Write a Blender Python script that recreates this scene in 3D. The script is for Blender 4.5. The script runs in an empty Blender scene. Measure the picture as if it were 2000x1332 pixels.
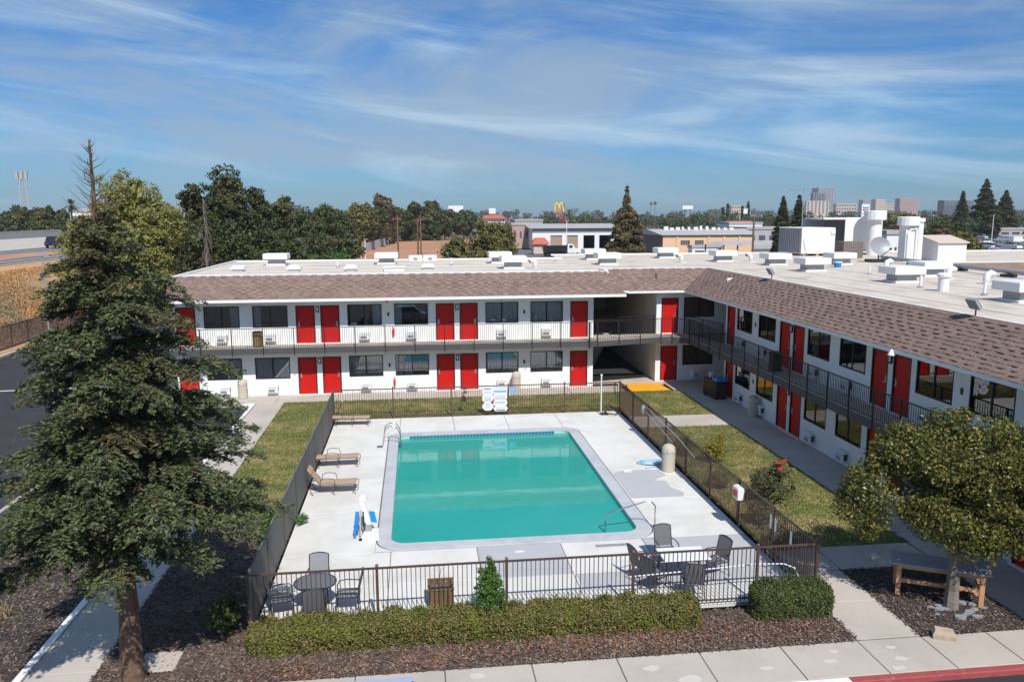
import bpy, math, random
import numpy as np
from mathutils import Vector, Matrix

R = math.radians
random.seed(7)
rng = np.random.default_rng(7)
scene = bpy.context.scene
COL = scene.collection

# ------------------------------------------------------------------ camera
# world: X right along the back wing, Y away along the pool, Z up, metres
CX, CY, FPX = 1000.0, 666.0, 1556.0
_d = Vector((811 - CX, 420 - CY, FPX)).normalized()
_l = Vector((13180, -295, FPX)); _l = (_l - _d * _l.dot(_d)).normalized()
_u = _l.cross(_d)
if _u.y > 0: _u = -_u
EYE = Vector((0, 0, 9.8))
def ray(px, py):
    v = Vector(((px - CX) / FPX, (py - CY) / FPX, 1.0))
    return Vector((_l.dot(v), _d.dot(v), _u.dot(v)))
def on_z(px, py, z=0.0):
    r = ray(px, py); return EYE + r * ((z - EYE.z) / r.z)
def on_y(px, py, y):
    r = ray(px, py); return EYE + r * (y / r.y)
cam = bpy.data.cameras.new('camera')
cam_o = bpy.data.objects.new('camera', cam); COL.objects.link(cam_o)
cam.sensor_width = 36; cam.lens = FPX / 2000 * 36
cam.clip_start = 0.1; cam.clip_end = 20000
right = Vector((_l.x, _d.x, _u.x)); up = -Vector((_l.y, _d.y, _u.y)); back = -Vector((_l.z, _d.z, _u.z))
m = Matrix((right, up, back)).transposed().to_4x4(); m.translation = EYE
cam_o.matrix_world = m
scene.camera = cam_o

# ------------------------------------------------------------------ world, sun
SUN = Vector((0.165, -0.893, 1.0)).normalized()
world = bpy.data.worlds.new('World'); scene.world = world; world.use_nodes = True
nt = world.node_tree; nt.nodes.clear()
def N(t, **k):
    n = nt.nodes.new(t)
    for a, b in k.items(): setattr(n, a, b)
    return n
def L(a, b): nt.links.new(a, b)
def math_(op, a, b=None, c=None, clamp=False):
    n = N('ShaderNodeMath', operation=op); n.use_clamp = clamp
    for i, v in enumerate((a, b, c)):
        if v is None: continue
        if isinstance(v, (int, float)): n.inputs[i].default_value = v
        else: L(v, n.inputs[i])
    return n.outputs[0]
out = N('ShaderNodeOutputWorld'); bg = N('ShaderNodeBackground'); L(bg.outputs[0], out.inputs[0])
sky = N('ShaderNodeTexSky', sky_type='NISHITA'); sky.sun_disc = False
sky.sun_elevation = math.asin(SUN.z); sky.sun_rotation = math.atan2(SUN.x, SUN.y)
sky.altitude = 0; sky.air_density = 1.0; sky.dust_density = 0.7; sky.ozone_density = 2.5
bg.inputs[1].default_value = 0.057
tc = N('ShaderNodeTexCoord'); sep = N('ShaderNodeSeparateXYZ'); L(tc.outputs['Generated'], sep.inputs[0])
def cloud(rot, sc, detail, dist, lo, hi, off):
    mp = N('ShaderNodeMapping'); mp.inputs['Rotation'].default_value = rot; mp.inputs['Scale'].default_value = sc; mp.inputs['Location'].default_value = off
    rt = N('ShaderNodeVectorRotate', rotation_type='EULER_XYZ'); rt.inputs['Rotation'].default_value = rot; L(tc.outputs['Generated'], rt.inputs['Vector'])
    mp.inputs['Rotation'].default_value = (0, 0, 0); L(rt.outputs[0], mp.inputs['Vector'])
    n = N('ShaderNodeTexNoise'); n.inputs['Scale'].default_value = 1.0; n.inputs['Detail'].default_value = detail
    n.inputs['Roughness'].default_value = 0.6; n.inputs['Distortion'].default_value = dist
    L(mp.outputs[0], n.inputs['Vector'])
    mr = N('ShaderNodeMapRange', interpolation_type='SMOOTHSTEP')
    mr.inputs[1].default_value = lo; mr.inputs[2].default_value = hi
    L(n.outputs[0], mr.inputs[0]); return mr.outputs[0]
# the sky's own blue, a little deeper than the model gives it
tint = N('ShaderNodeMix', data_type='RGBA', blend_type='MULTIPLY'); tint.inputs[0].default_value = 1.0
L(sky.outputs[0], tint.inputs[6]); tint.inputs[7].default_value = (0.56, 1.16, 1.84, 1)
hs = N('ShaderNodeHueSaturation'); hs.inputs['Saturation'].default_value = 1.0; L(tint.outputs[2], hs.inputs['Color'])
veil = cloud((0, R(-4), 0), (1.9, 1.9, 8.0), 7, 0.5, 0.42, 0.66, (1.3, 0.4, 2.2))      # broad grey-lilac sheets
wisp = cloud((0, R(-8), 0), (1.8, 1.8, 17.0), 7, 0.8, 0.47, 0.76, (4.7, 1.1, 0.3))    # thin bright cirrus streaks
fade = N('ShaderNodeMapRange'); fade.inputs[1].default_value = 0.0; fade.inputs[2].default_value = 0.06; L(sep.outputs[2], fade.inputs[0])
m1 = N('ShaderNodeMix', data_type='RGBA'); L(math_('MULTIPLY', math_('MULTIPLY', veil, 0.8), fade.outputs[0]), m1.inputs[0])
L(hs.outputs[0], m1.inputs[6]); m1.inputs[7].default_value = (6.0, 8.0, 10.4, 1)
m2 = N('ShaderNodeMix', data_type='RGBA'); L(math_('MULTIPLY', math_('MULTIPLY', wisp, 0.7), fade.outputs[0]), m2.inputs[0])
L(m1.outputs[2], m2.inputs[6]); m2.inputs[7].default_value = (9.6, 12.8, 15.6, 1)
L(m2.outputs[2], bg.inputs[0])

sl = bpy.data.lights.new('sun', 'SUN'); sl.energy = 4.9; sl.angle = R(0.53); sl.color = (1.0, 0.955, 0.89)
so = bpy.data.objects.new('sun', sl); COL.objects.link(so)
so.rotation_euler = (-SUN).to_track_quat('-Z', 'Y').to_euler(); so.location = (20, -60, 70)
scene.view_settings.view_transform = 'Standard'; scene.view_settings.look = 'None'
scene.view_settings.exposure = 0.0; scene.view_settings.gamma = 1.0
scene.render.engine = 'CYCLES'
scene.cycles.max_bounces = 8; scene.cycles.transparent_max_bounces = 12
scene.cycles.caustics_reflective = False; scene.cycles.caustics_refractive = False

# ------------------------------------------------------------------ materials
def S(r, g, b):
    f = lambda c: c / 12.92 if c <= 0.04045 else ((c + 0.055) / 1.055) ** 2.4
    return (f(r / 255), f(g / 255), f(b / 255))
def _setup(name):
    mt = bpy.data.materials.new(name); mt.use_nodes = True
    t = mt.node_tree; return mt, t, t.nodes['Principled BSDF']
def mat(name, col, rough=0.7, var=0.12, scale=3.0, col2=None, scale2=None, mix2=(0.45, 0.65), bump=0.0, bscale=60.0, metal=0.0, spec=0.35, island=0.0, detail=6):
    """Principled surface: base colour broken up by world-space noise, optional second colour in patches, fine relief."""
    mt, t, b = _setup(name); n = t.nodes; l = t.links
    geo = n.new('ShaderNodeNewGeometry')
    b.inputs['Roughness'].default_value = rough; b.inputs['Metallic'].default_value = metal
    b.inputs['Specular IOR Level'].default_value = spec
    no = n.new('ShaderNodeTexNoise'); no.inputs['Scale'].default_value = scale; no.inputs['Detail'].default_value = detail; no.inputs['Roughness'].default_value = 0.65
    l.new(geo.outputs['Position'], no.inputs['Vector'])
    mr = n.new('ShaderNodeMapRange'); mr.inputs[1].default_value = 0.3; mr.inputs[2].default_value = 0.7
    mr.inputs[3].default_value = 1 - var; mr.inputs[4].default_value = 1 + var; l.new(no.outputs[0], mr.inputs[0])
    src = n.new('ShaderNodeRGB'); src.outputs[0].default_value = (*col, 1); c = src.outputs[0]
    if col2:
        n2 = n.new('ShaderNodeTexNoise'); n2.inputs['Scale'].default_value = scale2 or scale * 0.3; n2.inputs['Detail'].default_value = 8; n2.inputs['Roughness'].default_value = 0.7
        l.new(geo.outputs['Position'], n2.inputs['Vector'])
        r2 = n.new('ShaderNodeMapRange'); r2.inputs[1].default_value = mix2[0]; r2.inputs[2].default_value = mix2[1]; l.new(n2.outputs[0], r2.inputs[0])
        mx = n.new('ShaderNodeMix'); mx.data_type = 'RGBA'; l.new(r2.outputs[0], mx.inputs[0]); l.new(c, mx.inputs[6]); mx.inputs[7].default_value = (*col2, 1); c = mx.outputs[2]
    fac = mr.outputs[0]
    if island:
        ri = n.new('ShaderNodeMapRange'); ri.inputs[3].default_value = 1 - island; ri.inputs[4].default_value = 1 + island
        l.new(geo.outputs['Random Per Island'], ri.inputs[0])
        mm = n.new('ShaderNodeMath'); mm.operation = 'MULTIPLY'; l.new(fac, mm.inputs[0]); l.new(ri.outputs[0], mm.inputs[1]); fac = mm.outputs[0]
    vm = n.new('ShaderNodeVectorMath'); vm.operation = 'SCALE'; l.new(c, vm.inputs[0]); l.new(fac, vm.inputs['Scale'])
    l.new(vm.outputs[0], b.inputs['Base Color'])
    if bump:
        nb = n.new('ShaderNodeTexNoise'); nb.inputs['Scale'].default_value = bscale; nb.inputs['Detail'].default_value = 4
        l.new(geo.outputs['Position'], nb.inputs['Vector'])
        bp = n.new('ShaderNodeBump'); bp.inputs['Strength'].default_value = bump; bp.inputs['Distance'].default_value = 0.02
        l.new(nb.outputs[0], bp.inputs['Height']); l.new(bp.outputs[0], b.inputs['Normal'])
    return mt
def leafmat(name, cols, rough=0.5, trans=0.22, patch=None, patch_scale=0.8):
    """Foliage: every leaf takes its own colour from the ramp; some light passes through."""
    mt, t, b = _setup(name); n = t.nodes; l = t.links
    geo = n.new('ShaderNodeNewGeometry'); rp = n.new('ShaderNodeValToRGB')
    e = rp.color_ramp.elements
    while len(e) < len(cols): e.new(0.5)
    for i, c in enumerate(cols): e[i].position = i / (len(cols) - 1); e[i].color = (*c, 1)
    l.new(geo.outputs['Random Per Island'], rp.inputs[0]); c = rp.outputs[0]
    if patch:
        no = n.new('ShaderNodeTexNoise'); no.inputs['Scale'].default_value = patch_scale; no.inputs['Detail'].default_value = 3; l.new(geo.outputs['Position'], no.inputs['Vector'])
        r2 = n.new('ShaderNodeMapRange'); r2.inputs[1].default_value = 0.5; r2.inputs[2].default_value = 0.68; l.new(no.outputs[0], r2.inputs[0])
        mx = n.new('ShaderNodeMix'); mx.data_type = 'RGBA'; l.new(r2.outputs[0], mx.inputs[0]); l.new(c, mx.inputs[6]); mx.inputs[7].default_value = (*patch, 1); c = mx.outputs[2]
    l.new(c, b.inputs['Base Color']); b.inputs['Roughness'].default_value = rough; b.inputs['Specular IOR Level'].default_value = 0.25
    tr = n.new('ShaderNodeBsdfTranslucent'); l.new(c, tr.inputs[0])
    ms = n.new('ShaderNodeMixShader'); ms.inputs[0].default_value = trans
    l.new(b.outputs[0], ms.inputs[1]); l.new(tr.outputs[0], ms.inputs[2]); l.new(ms.outputs[0], n['Material Output'].inputs[0])
    return mt
def glassmat(name, tint, reflect=1.0):
    mt, t, b = _setup(name); n = t.nodes; l = t.links; n.remove(b)
    tr = n.new('ShaderNodeBsdfTransparent'); tr.inputs[0].default_value = (*tint, 1)
    gl = n.new('ShaderNodeBsdfGlossy'); gl.inputs['Roughness'].default_value = 0.01
    fr = n.new('ShaderNodeFresnel'); fr.inputs[0].default_value = 2.1
    ms = n.new('ShaderNodeMixShader'); l.new(fr.outputs[0], ms.inputs[0]); l.new(tr.outputs[0], ms.inputs[1]); l.new(gl.outputs[0], ms.inputs[2])
    l.new(ms.outputs[0], n['Material Output'].inputs[0]); return mt

M = {}
M['wall'] = mat('wall_paint_white', (0.80, 0.80, 0.79), 0.8, 0.05, 1.2, col2=(0.72, 0.71, 0.69), scale2=0.6, mix2=(0.52, 0.75), bump=0.08, bscale=90)
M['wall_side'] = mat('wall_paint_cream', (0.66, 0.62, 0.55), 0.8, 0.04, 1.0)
M['trim'] = mat('trim_white', (0.80, 0.79, 0.77), 0.6, 0.04, 2.0)
M['red'] = mat('door_paint_red', (0.50, 0.012, 0.010), 0.5, 0.08, 2.0, spec=0.2)
M['black'] = mat('frame_black', (0.018, 0.018, 0.02), 0.45, 0.1)
M['beam'] = mat('beam_dark_grey', (0.075, 0.075, 0.08), 0.7, 0.1)
M['iron'] = mat('railing_black', (0.02, 0.019, 0.02), 0.5, 0.1)
M['bronze'] = mat('fence_bronze', (0.085, 0.052, 0.042), 0.5, 0.15, 8)
M['panel'] = mat('fence_panel_grey', (0.145, 0.14, 0.128), 0.75, 0.10, 1.6)
M['steel'] = mat('stainless', (0.62, 0.63, 0.64), 0.22, 0.05, metal=1.0)
M['silver'] = mat('handle_silver', (0.6, 0.6, 0.6), 0.35, 0.05, metal=0.8)
M['glass'] = glassmat('window_glass', (0.95, 0.96, 0.97))
M['curtain'] = mat('curtain_sheer', (0.86, 0.87, 0.86), 0.9, 0.05)
M['room'] = mat('room_dark', (0.035, 0.036, 0.04), 0.9, 0.2)
M['shingle'] = mat('shingle_brown', S(136, 116, 107), 0.95, 0.14, 9, col2=S(122, 105, 99), scale2=1.2, bump=0.5, bscale=130, island=0.12, spec=0.1)
M['roof'] = mat('roof_membrane', S(204, 193, 180), 0.9, 0.06, 1.4, col2=S(158, 146, 134), scale2=0.45, mix2=(0.5, 0.74), bump=0.12, bscale=30)
M['roof_white'] = mat('roof_white', (0.74, 0.73, 0.71), 0.7, 0.05, 3)
M['metal_white'] = mat('metal_white', (0.74, 0.74, 0.735), 0.5, 0.05, 2)
M['galv'] = mat('galvanised', (0.33, 0.34, 0.36), 0.5, 0.12, 6, metal=0.2)
M['deck'] = mat('deck_paint', S(216, 214, 209), 0.85, 0.05, 1.3, col2=S(203, 200, 194), scale2=0.45, bump=0.08, bscale=70, spec=0.2)
M['deck_grey'] = mat('deck_grey', S(178, 179, 182), 0.85, 0.04, 1.5, bump=0.08, bscale=70, spec=0.2)
M['coping'] = mat('coping_grey', S(186, 188, 192), 0.8, 0.05, 3, col2=S(172, 175, 180), bump=0.1)
M['conc'] = mat('concrete_walk', S(190, 181, 171), 0.9, 0.07, 1.2, col2=S(172, 163, 153), scale2=0.6, bump=0.2, bscale=60, spec=0.2)
M['conc_dark'] = mat('concrete_joint', S(96, 90, 84), 0.95, 0.1)
M['stain'] = mat('concrete_stain', S(200, 193, 185), 0.9, 0.05, 6)
M['asphalt'] = mat('asphalt', (0.047, 0.047, 0.052), 0.9, 0.14, 0.6, bump=0.3, bscale=80, spec=0.2)
M['asphalt_old'] = mat('asphalt_old', (0.15, 0.15, 0.155), 0.9, 0.12, 0.2, spec=0.2)
M['mulch'] = mat('mulch_ground', (0.115, 0.086, 0.074), 1.0, 0.4, 14, col2=(0.26, 0.17, 0.125), scale2=1.3, mix2=(0.5, 0.72), bump=0.9, bscale=25, spec=0.1)
M['mulch_dark'] = mat('mulch_black', (0.06, 0.052, 0.05), 1.0, 0.4, 14, col2=(0.075, 0.06, 0.05), scale2=1.0, bump=0.9, bscale=25, spec=0.1)
M['chip'] = mat('bark_chip', (0.15, 0.112, 0.094), 0.95, 0.2, 3, island=0.75, spec=0.1)
M['dead_leaf'] = leafmat('dead_leaf', [(0.16, 0.06, 0.03), (0.30, 0.14, 0.075), (0.22, 0.11, 0.065), (0.36, 0.24, 0.15)], trans=0.1)
M['lawn'] = mat('lawn_soil', (0.15, 0.17, 0.055), 0.95, 0.25, 3.5, col2=(0.42, 0.31, 0.14), scale2=0.55, mix2=(0.47, 0.64), bump=0.6, bscale=35, spec=0.1)
M['grass'] = leafmat('grass_blade', [(0.085, 0.13, 0.03), (0.15, 0.19, 0.055), (0.23, 0.23, 0.085), (0.34, 0.29, 0.13)], patch=(0.44, 0.34, 0.17), patch_scale=0.6)
M['dirt'] = mat('dry_slope', S(196, 152, 108), 0.97, 0.2, 0.5, col2=S(150, 136, 112), scale2=0.09, bump=0.5, bscale=4, spec=0.1)
M['drygrass'] = leafmat('dry_grass', [S(160, 118, 78), S(210, 168, 118), S(196, 144, 96), S(140, 132, 98)], patch=S(134, 130, 104), patch_scale=0.12)
M['land'] = mat('land', (0.19, 0.16, 0.125), 0.97, 0.25, 0.03, col2=(0.12, 0.115, 0.075), scale2=0.012, spec=0.1)
M['lot'] = mat('dirt_lot', S(184, 136, 104), 0.97, 0.2, 0.15, col2=S(150, 126, 106), scale2=0.05, spec=0.1)
M['yellow'] = mat('ramp_yellow', S(236, 163, 34), 0.75, 0.08, 5)
M['redkerb'] = mat('kerb_red', S(158, 76, 76), 0.85, 0.2, 6, col2=S(176, 140, 132), scale2=2.5, mix2=(0.58, 0.7))
M['whitepaint'] = mat('paint_white', (0.75, 0.75, 0.74), 0.8, 0.08, 5)
M['bark'] = mat('bark_red', (0.165, 0.105, 0.075), 0.95, 0.3, 9, col2=(0.09, 0.06, 0.045), scale2=4, bump=1.0, bscale=22, spec=0.1)
M['bark_grey'] = mat('bark_grey', (0.21, 0.185, 0.16), 0.95, 0.2, 8, bump=0.6, bscale=20, spec=0.1)
M['wood'] = mat('wood_raw', S(198, 150, 112), 0.85, 0.15, 8, spec=0.2)
M['wood_dark'] = mat('wood_planter', S(112, 92, 62), 0.9, 0.25, 8, spec=0.2)
M['pole_wood'] = mat('pole_wood', S(116, 92, 76), 0.95, 0.2, 3)
M['tan_sling'] = mat('sling_tan', S(176, 152, 130), 0.85, 0.06, 8)
M['tube_brown'] = mat('tube_brown', (0.12, 0.085, 0.065), 0.45, 0.1)
M['grey_sling'] = mat('sling_grey', S(140, 142, 146), 0.8, 0.05, 8)
M['dark_sling'] = mat('sling_dark', S(104, 106, 111), 0.8, 0.05, 8)
M['char'] = mat('charcoal_metal', (0.03, 0.031, 0.035), 0.45, 0.1)
M['white_plastic'] = mat('plastic_white', (0.78, 0.78, 0.78), 0.4, 0.03)
M['blue_plastic'] = mat('plastic_blue', (0.015, 0.23, 0.62), 0.4, 0.05)
M['pale_blue'] = mat('hose_pale_blue', S(150, 190, 214), 0.4, 0.08)
M['can'] = mat('can_beige', S(190, 180, 165), 0.85, 0.07, 20, bump=0.4, bscale=120)
M['navy'] = mat('sign_navy', S(60, 78, 150), 0.5, 0.05)
M['sky_blue'] = mat('sign_blue', S(120, 160, 205), 0.5, 0.05)
M['lilac'] = mat('sign_lilac', S(176, 184, 222), 0.5, 0.05)
M['sign_red'] = mat('sign_red', S(205, 50, 50), 0.5, 0.05)
M['gold'] = mat('arch_yellow', S(250, 200, 40), 0.5, 0.04)
M['tile'] = mat('pool_tile', S(58, 108, 138), 0.25, 0.1, island=0.25)
M['plaster'] = mat('pool_plaster', S(170, 205, 195), 0.8, 0.04)
M['stone'] = mat('stone_block', S(176, 160, 138), 0.95, 0.15, 6, bump=0.4, bscale=30)
M['tan_wall'] = mat('stucco_tan', S(222, 184, 150), 0.9, 0.05, 0.5)
M['brown_wall'] = mat('wall_brown', S(118, 104, 96), 0.9, 0.06, 0.5)
M['far_grey'] = mat('far_grey', S(168, 166, 166), 0.9, 0.06, 0.2)
M['far_dark'] = mat('far_dark', S(74, 80, 92), 0.6, 0.1, 0.2)
M['far_beige'] = mat('far_beige', S(200, 184, 168), 0.9, 0.06, 0.1)
M['far_pink'] = mat('far_brick', S(176, 148, 140), 0.9, 0.06, 0.1)
M['red_roof'] = mat('roof_red', S(178, 98, 82), 0.9, 0.1, 0.5)
M['rollup'] = mat('rollup_tan', S(160, 138, 118), 0.8, 0.05, 0.5)
M['car_white'] = mat('car_white', (0.72, 0.72, 0.72), 0.25, 0.02, spec=0.5)
M['car_silver'] = mat('car_silver', (0.42, 0.44, 0.47), 0.25, 0.02, spec=0.5)
M['car_navy'] = mat('car_navy', (0.012, 0.02, 0.055), 0.2, 0.02, spec=0.5)
M['car_black'] = mat('car_black', (0.015, 0.016, 0.018), 0.25, 0.02, spec=0.5)
M['car_blue'] = mat('car_pale_blue', S(160, 174, 196), 0.25, 0.02, spec=0.5)
M['car_red'] = mat('car_red', S(150, 34, 30), 0.25, 0.02, spec=0.5)
M['car_glass'] = mat('car_glass', (0.02, 0.024, 0.028), 0.08, 0.02, spec=0.6)
M['rubber'] = mat('rubber', (0.02, 0.02, 0.02), 0.85, 0.1)
M['flower_red'] = mat('flower_red', (0.55, 0.02, 0.02), 0.6, 0.1)
# foliage
M['redwood'] = leafmat('redwood_needle', [(0.045, 0.066, 0.03), (0.08, 0.108, 0.048), (0.115, 0.142, 0.064), (0.155, 0.176, 0.082), (0.19, 0.19, 0.092)], patch=(0.14, 0.12, 0.06), patch_scale=0.55)
M['ligustrum'] = leafmat('glossy_leaf', [(0.034, 0.055, 0.014), (0.08, 0.10, 0.024), (0.15, 0.15, 0.036), (0.30, 0.23, 0.065)], rough=0.36)
M['hedge_leaf'] = leafmat('hedge_leaf', [(0.072, 0.096, 0.026), (0.145, 0.160, 0.041), (0.225, 0.196, 0.065), (0.290, 0.189, 0.087)], patch=(0.189, 0.203, 0.038), patch_scale=1.1)
M['box_leaf'] = leafmat('box_leaf', [(0.053, 0.078, 0.024), (0.098, 0.128, 0.039), (0.150, 0.165, 0.054)])
M['bright_leaf'] = leafmat('bright_leaf', [(0.041, 0.101, 0.019), (0.081, 0.169, 0.035), (0.135, 0.216, 0.054)])
M['willow'] = leafmat('willow_leaf', [(0.18, 0.195, 0.05), (0.27, 0.275, 0.075), (0.35, 0.335, 0.10), (0.31, 0.25, 0.095)], trans=0.35)
M['pine'] = leafmat('pine_needle', [(0.027, 0.041, 0.020), (0.054, 0.075, 0.031), (0.093, 0.105, 0.037), (0.128, 0.116, 0.048)], patch=(0.128, 0.119, 0.044), patch_scale=0.28)
M['oak'] = leafmat('oak_leaf', [(0.037, 0.054, 0.024), (0.076, 0.095, 0.034), (0.119, 0.128, 0.048)], patch=(0.153, 0.128, 0.051), patch_scale=0.22)
M['brownleaf'] = leafmat('brown_leaf', [(0.105, 0.073, 0.045), (0.161, 0.112, 0.070), (0.119, 0.105, 0.050)])
M['olive'] = leafmat('olive_leaf', [(0.095, 0.097, 0.032), (0.162, 0.155, 0.051), (0.223, 0.196, 0.074)])
M['spruce'] = leafmat('spruce_needle', [(0.11, 0.105, 0.05), (0.19, 0.17, 0.085), (0.28, 0.23, 0.125)], patch=(0.30, 0.22, 0.125), patch_scale=0.25)
M['farleaf'] = leafmat('far_leaf', [(0.047, 0.070, 0.038), (0.081, 0.105, 0.051), (0.115, 0.119, 0.062), (0.149, 0.128, 0.074)], patch=(0.061, 0.115, 0.051), patch_scale=0.02)
M['rose_leaf'] = leafmat('rose_leaf', [(0.052, 0.072, 0.026), (0.104, 0.117, 0.046), (0.169, 0.130, 0.078)])
M['yellow_leaf'] = leafmat('yellow_leaf', [(0.144, 0.156, 0.024), (0.300, 0.264, 0.048), (0.360, 0.228, 0.048)])

def watermat():
    mt, t, b = _setup('pool_water'); n = t.nodes; l = t.links
    geo = n.new('ShaderNodeNewGeometry')
    no = n.new('ShaderNodeTexNoise'); no.inputs['Scale'].default_value = 0.35; no.inputs['Detail'].default_value = 3; l.new(geo.outputs['Position'], no.inputs['Vector'])
    rp = n.new('ShaderNodeMix'); rp.data_type = 'RGBA'; l.new(no.outputs[0], rp.inputs[0])
    rp.inputs[6].default_value = (0.022, 0.30, 0.245, 1); rp.inputs[7].default_value = (0.036, 0.37, 0.32, 1)
    l.new(rp.outputs[2], b.inputs['Base Color'])
    b.inputs['Roughness'].default_value = 0.03; b.inputs['IOR'].default_value = 1.33
    mp = n.new('ShaderNodeMapping'); mp.inputs['Scale'].default_value = (1.0, 1.7, 1.0); l.new(geo.outputs['Position'], mp.inputs['Vector'])
    nb = n.new('ShaderNodeTexNoise'); nb.inputs['Scale'].default_value = 1.6; nb.inputs['Detail'].default_value = 3; l.new(mp.outputs[0], nb.inputs['Vector'])
    bp = n.new('ShaderNodeBump'); bp.inputs['Strength'].default_value = 0.03; bp.inputs['Distance'].default_value = 0.06
    l.new(nb.outputs[0], bp.inputs['Height']); l.new(bp.outputs[0], b.inputs['Normal'])
    return mt
M['water'] = watermat()

# ------------------------------------------------------------------ helpers
WORLD = {}          # world position of objects that hold world-built children
def tag(o, label=None, cat=None, group=None, kind=None):
    if label: o['label'] = label
    if cat: o['category'] = cat
    if group: o['group'] = group
    if kind: o['kind'] = kind
    return o
def thing(name, label, cat, loc=(0, 0, 0), rz=0.0, group=None):
    o = bpy.data.objects.new(name, None); COL.objects.link(o)
    o.empty_display_size = 0.2; o.location = loc; o.rotation_euler = (0, 0, rz); WORLD[o] = Vector(loc)
    return tag(o, label, cat, group)
def link(name, me, mt, parent=None, loc=(0, 0, 0), world=False, rot=None):
    o = bpy.data.objects.new(name, me); COL.objects.link(o)
    if mt is not None and not me.materials: me.materials.append(M[mt] if isinstance(mt, str) else mt)
    p = Vector(loc)
    if parent is not None:
        o.parent = parent
        if world: p = p - WORLD[parent]
    WORLD[o] = Vector(loc); o.location = p
    if rot: o.rotation_euler = rot
    return o
def pydata(name, v, f, smooth=False):
    me = bpy.data.meshes.new(name); me.from_pydata([tuple(p) for p in v], [], f); me.update()
    if smooth: me.shade_smooth()
    return me
class MB:
    def __init__(s): s.v = []; s.f = []
    def add(s, v, f):
        n = len(s.v); s.v += [tuple(p) for p in v]; s.f += [tuple(i + n for i in q) for q in f]; return s
    def box(s, x0, x1, y0, y1, z0, z1):
        return s.add([(x0, y0, z0), (x1, y0, z0), (x1, y1, z0), (x0, y1, z0), (x0, y0, z1), (x1, y0, z1), (x1, y1, z1), (x0, y1, z1)],
                     [(3, 2, 1, 0), (4, 5, 6, 7), (0, 1, 5, 4), (1, 2, 6, 5), (2, 3, 7, 6), (3, 0, 4, 7)])
    def bevbox(s, x0, x1, y0, y1, z0, z1, b):
        """box whose upper edges are chamfered by b"""
        return s.loft([[(x0, y0, z0), (x1, y0, z0), (x1, y1, z0), (x0, y1, z0)], [(x0, y0, z1 - b), (x1, y0, z1 - b), (x1, y1, z1 - b), (x0, y1, z1 - b)],
                       [(x0 + b, y0 + b, z1), (x1 - b, y0 + b, z1), (x1 - b, y1 - b, z1), (x0 + b, y1 - b, z1)]])
    def obox(s, c, a, b, d):
        c, a, b, d = Vector(c), Vector(a), Vector(b), Vector(d)
        v = [c + a * i + b * j + d * k for k in (-1, 1) for i, j in ((-1, -1), (1, -1), (1, 1), (-1, 1))]
        return s.add(v, [(3, 2, 1, 0), (4, 5, 6, 7), (0, 1, 5, 4), (1, 2, 6, 5), (2, 3, 7, 6), (3, 0, 4, 7)])
    def quad(s, a, b, c, d): return s.add([a, b, c, d], [(0, 1, 2, 3)])
    def loft(s, rings, cap=True):
        n = len(rings[0]); v = [p for r in rings for p in r]; f = []
        for i in range(len(rings) - 1):
            for j in range(n):
                k = (j + 1) % n; f.append((i * n + j, i * n + k, (i + 1) * n + k, (i + 1) * n + j))
        if cap: f.append(tuple(range(n - 1, -1, -1))); f.append(tuple((len(rings) - 1) * n + j for j in range(n)))
        return s.add(v, f)
    def tube(s, pts, r, n=6):
        pts = [Vector(p) for p in pts]; rings = []
        rr = r if isinstance(r, (list, tuple)) else [r] * len(pts)
        prev = None
        for i, p in enumerate(pts):
            a = pts[max(i - 1, 0)]; b = pts[min(i + 1, len(pts) - 1)]; t = (b - a).normalized()
            ref = prev if prev is not None else (Vector((0, 0, 1)) if abs(t.z) < 0.9 else Vector((1, 0, 0)))
            u = (ref - t * ref.dot(t)).normalized(); w = t.cross(u); prev = u
            rings.append([p + (u * math.cos(2 * math.pi * k / n) + w * math.sin(2 * math.pi * k / n)) * rr[i] for k in range(n)])
        return s.loft(rings)
    def lathe(s, prof, n=16, c=(0, 0, 0)):
        return s.loft([[(c[0] + r * math.cos(2 * math.pi * k / n), c[1] + r * math.sin(2 * math.pi * k / n), c[2] + z) for k in range(n)] for r, z in prof])
    def prism(s, poly, z0, z1):
        return s.loft([[(x, y, z0) for x, y in poly], [(x, y, z1) for x, y in poly]])
    def mesh(s, name, smooth=False): return pydata(name, s.v, s.f, smooth)
    def build(s, name, mt, parent=None, world=False, loc=(0, 0, 0), smooth=False, rot=None):
        if world and parent is not None: return link(name, s.mesh(name, smooth), mt, parent, loc, True, rot)
        return link(name, s.mesh(name, smooth), mt, parent, loc, False, rot)
def copy_tree(o, parent=None):
    c = o.copy(); COL.objects.link(c); c.parent = parent
    for ch in list(o.children): copy_tree(ch, c)
    return c
def structure(name, mb, mt, label=None):
    o = mb.build(name, mt); o['kind'] = 'structure'
    if label: o['label'] = label
    return o
def cards(name, P, U, V, mt, parent=None, world=False):
    """n four-cornered leaves: centres P, half-vectors U and V (numpy n x 3), as one mesh"""
    n = len(P); v = np.empty((n, 4, 3), np.float32)
    v[:, 0] = P - U; v[:, 1] = P + V; v[:, 2] = P + U; v[:, 3] = P - V      # lozenge leaf
    me = bpy.data.meshes.new(name); me.vertices.add(4 * n); me.loops.add(4 * n); me.polygons.add(n)
    me.vertices.foreach_set('co', v.ravel()); me.loops.foreach_set('vertex_index', np.arange(4 * n, dtype=np.int32))
    me.polygons.foreach_set('loop_start', np.arange(0, 4 * n, 4, dtype=np.int32))
    me.update(calc_edges=True)
    return link(name, me, mt, parent, (0, 0, 0), world)
def unit(a): return a / (np.linalg.norm(a, axis=1, keepdims=True) + 1e-9)
def rdir(n): return unit(rng.normal(size=(n, 3)))
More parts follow.
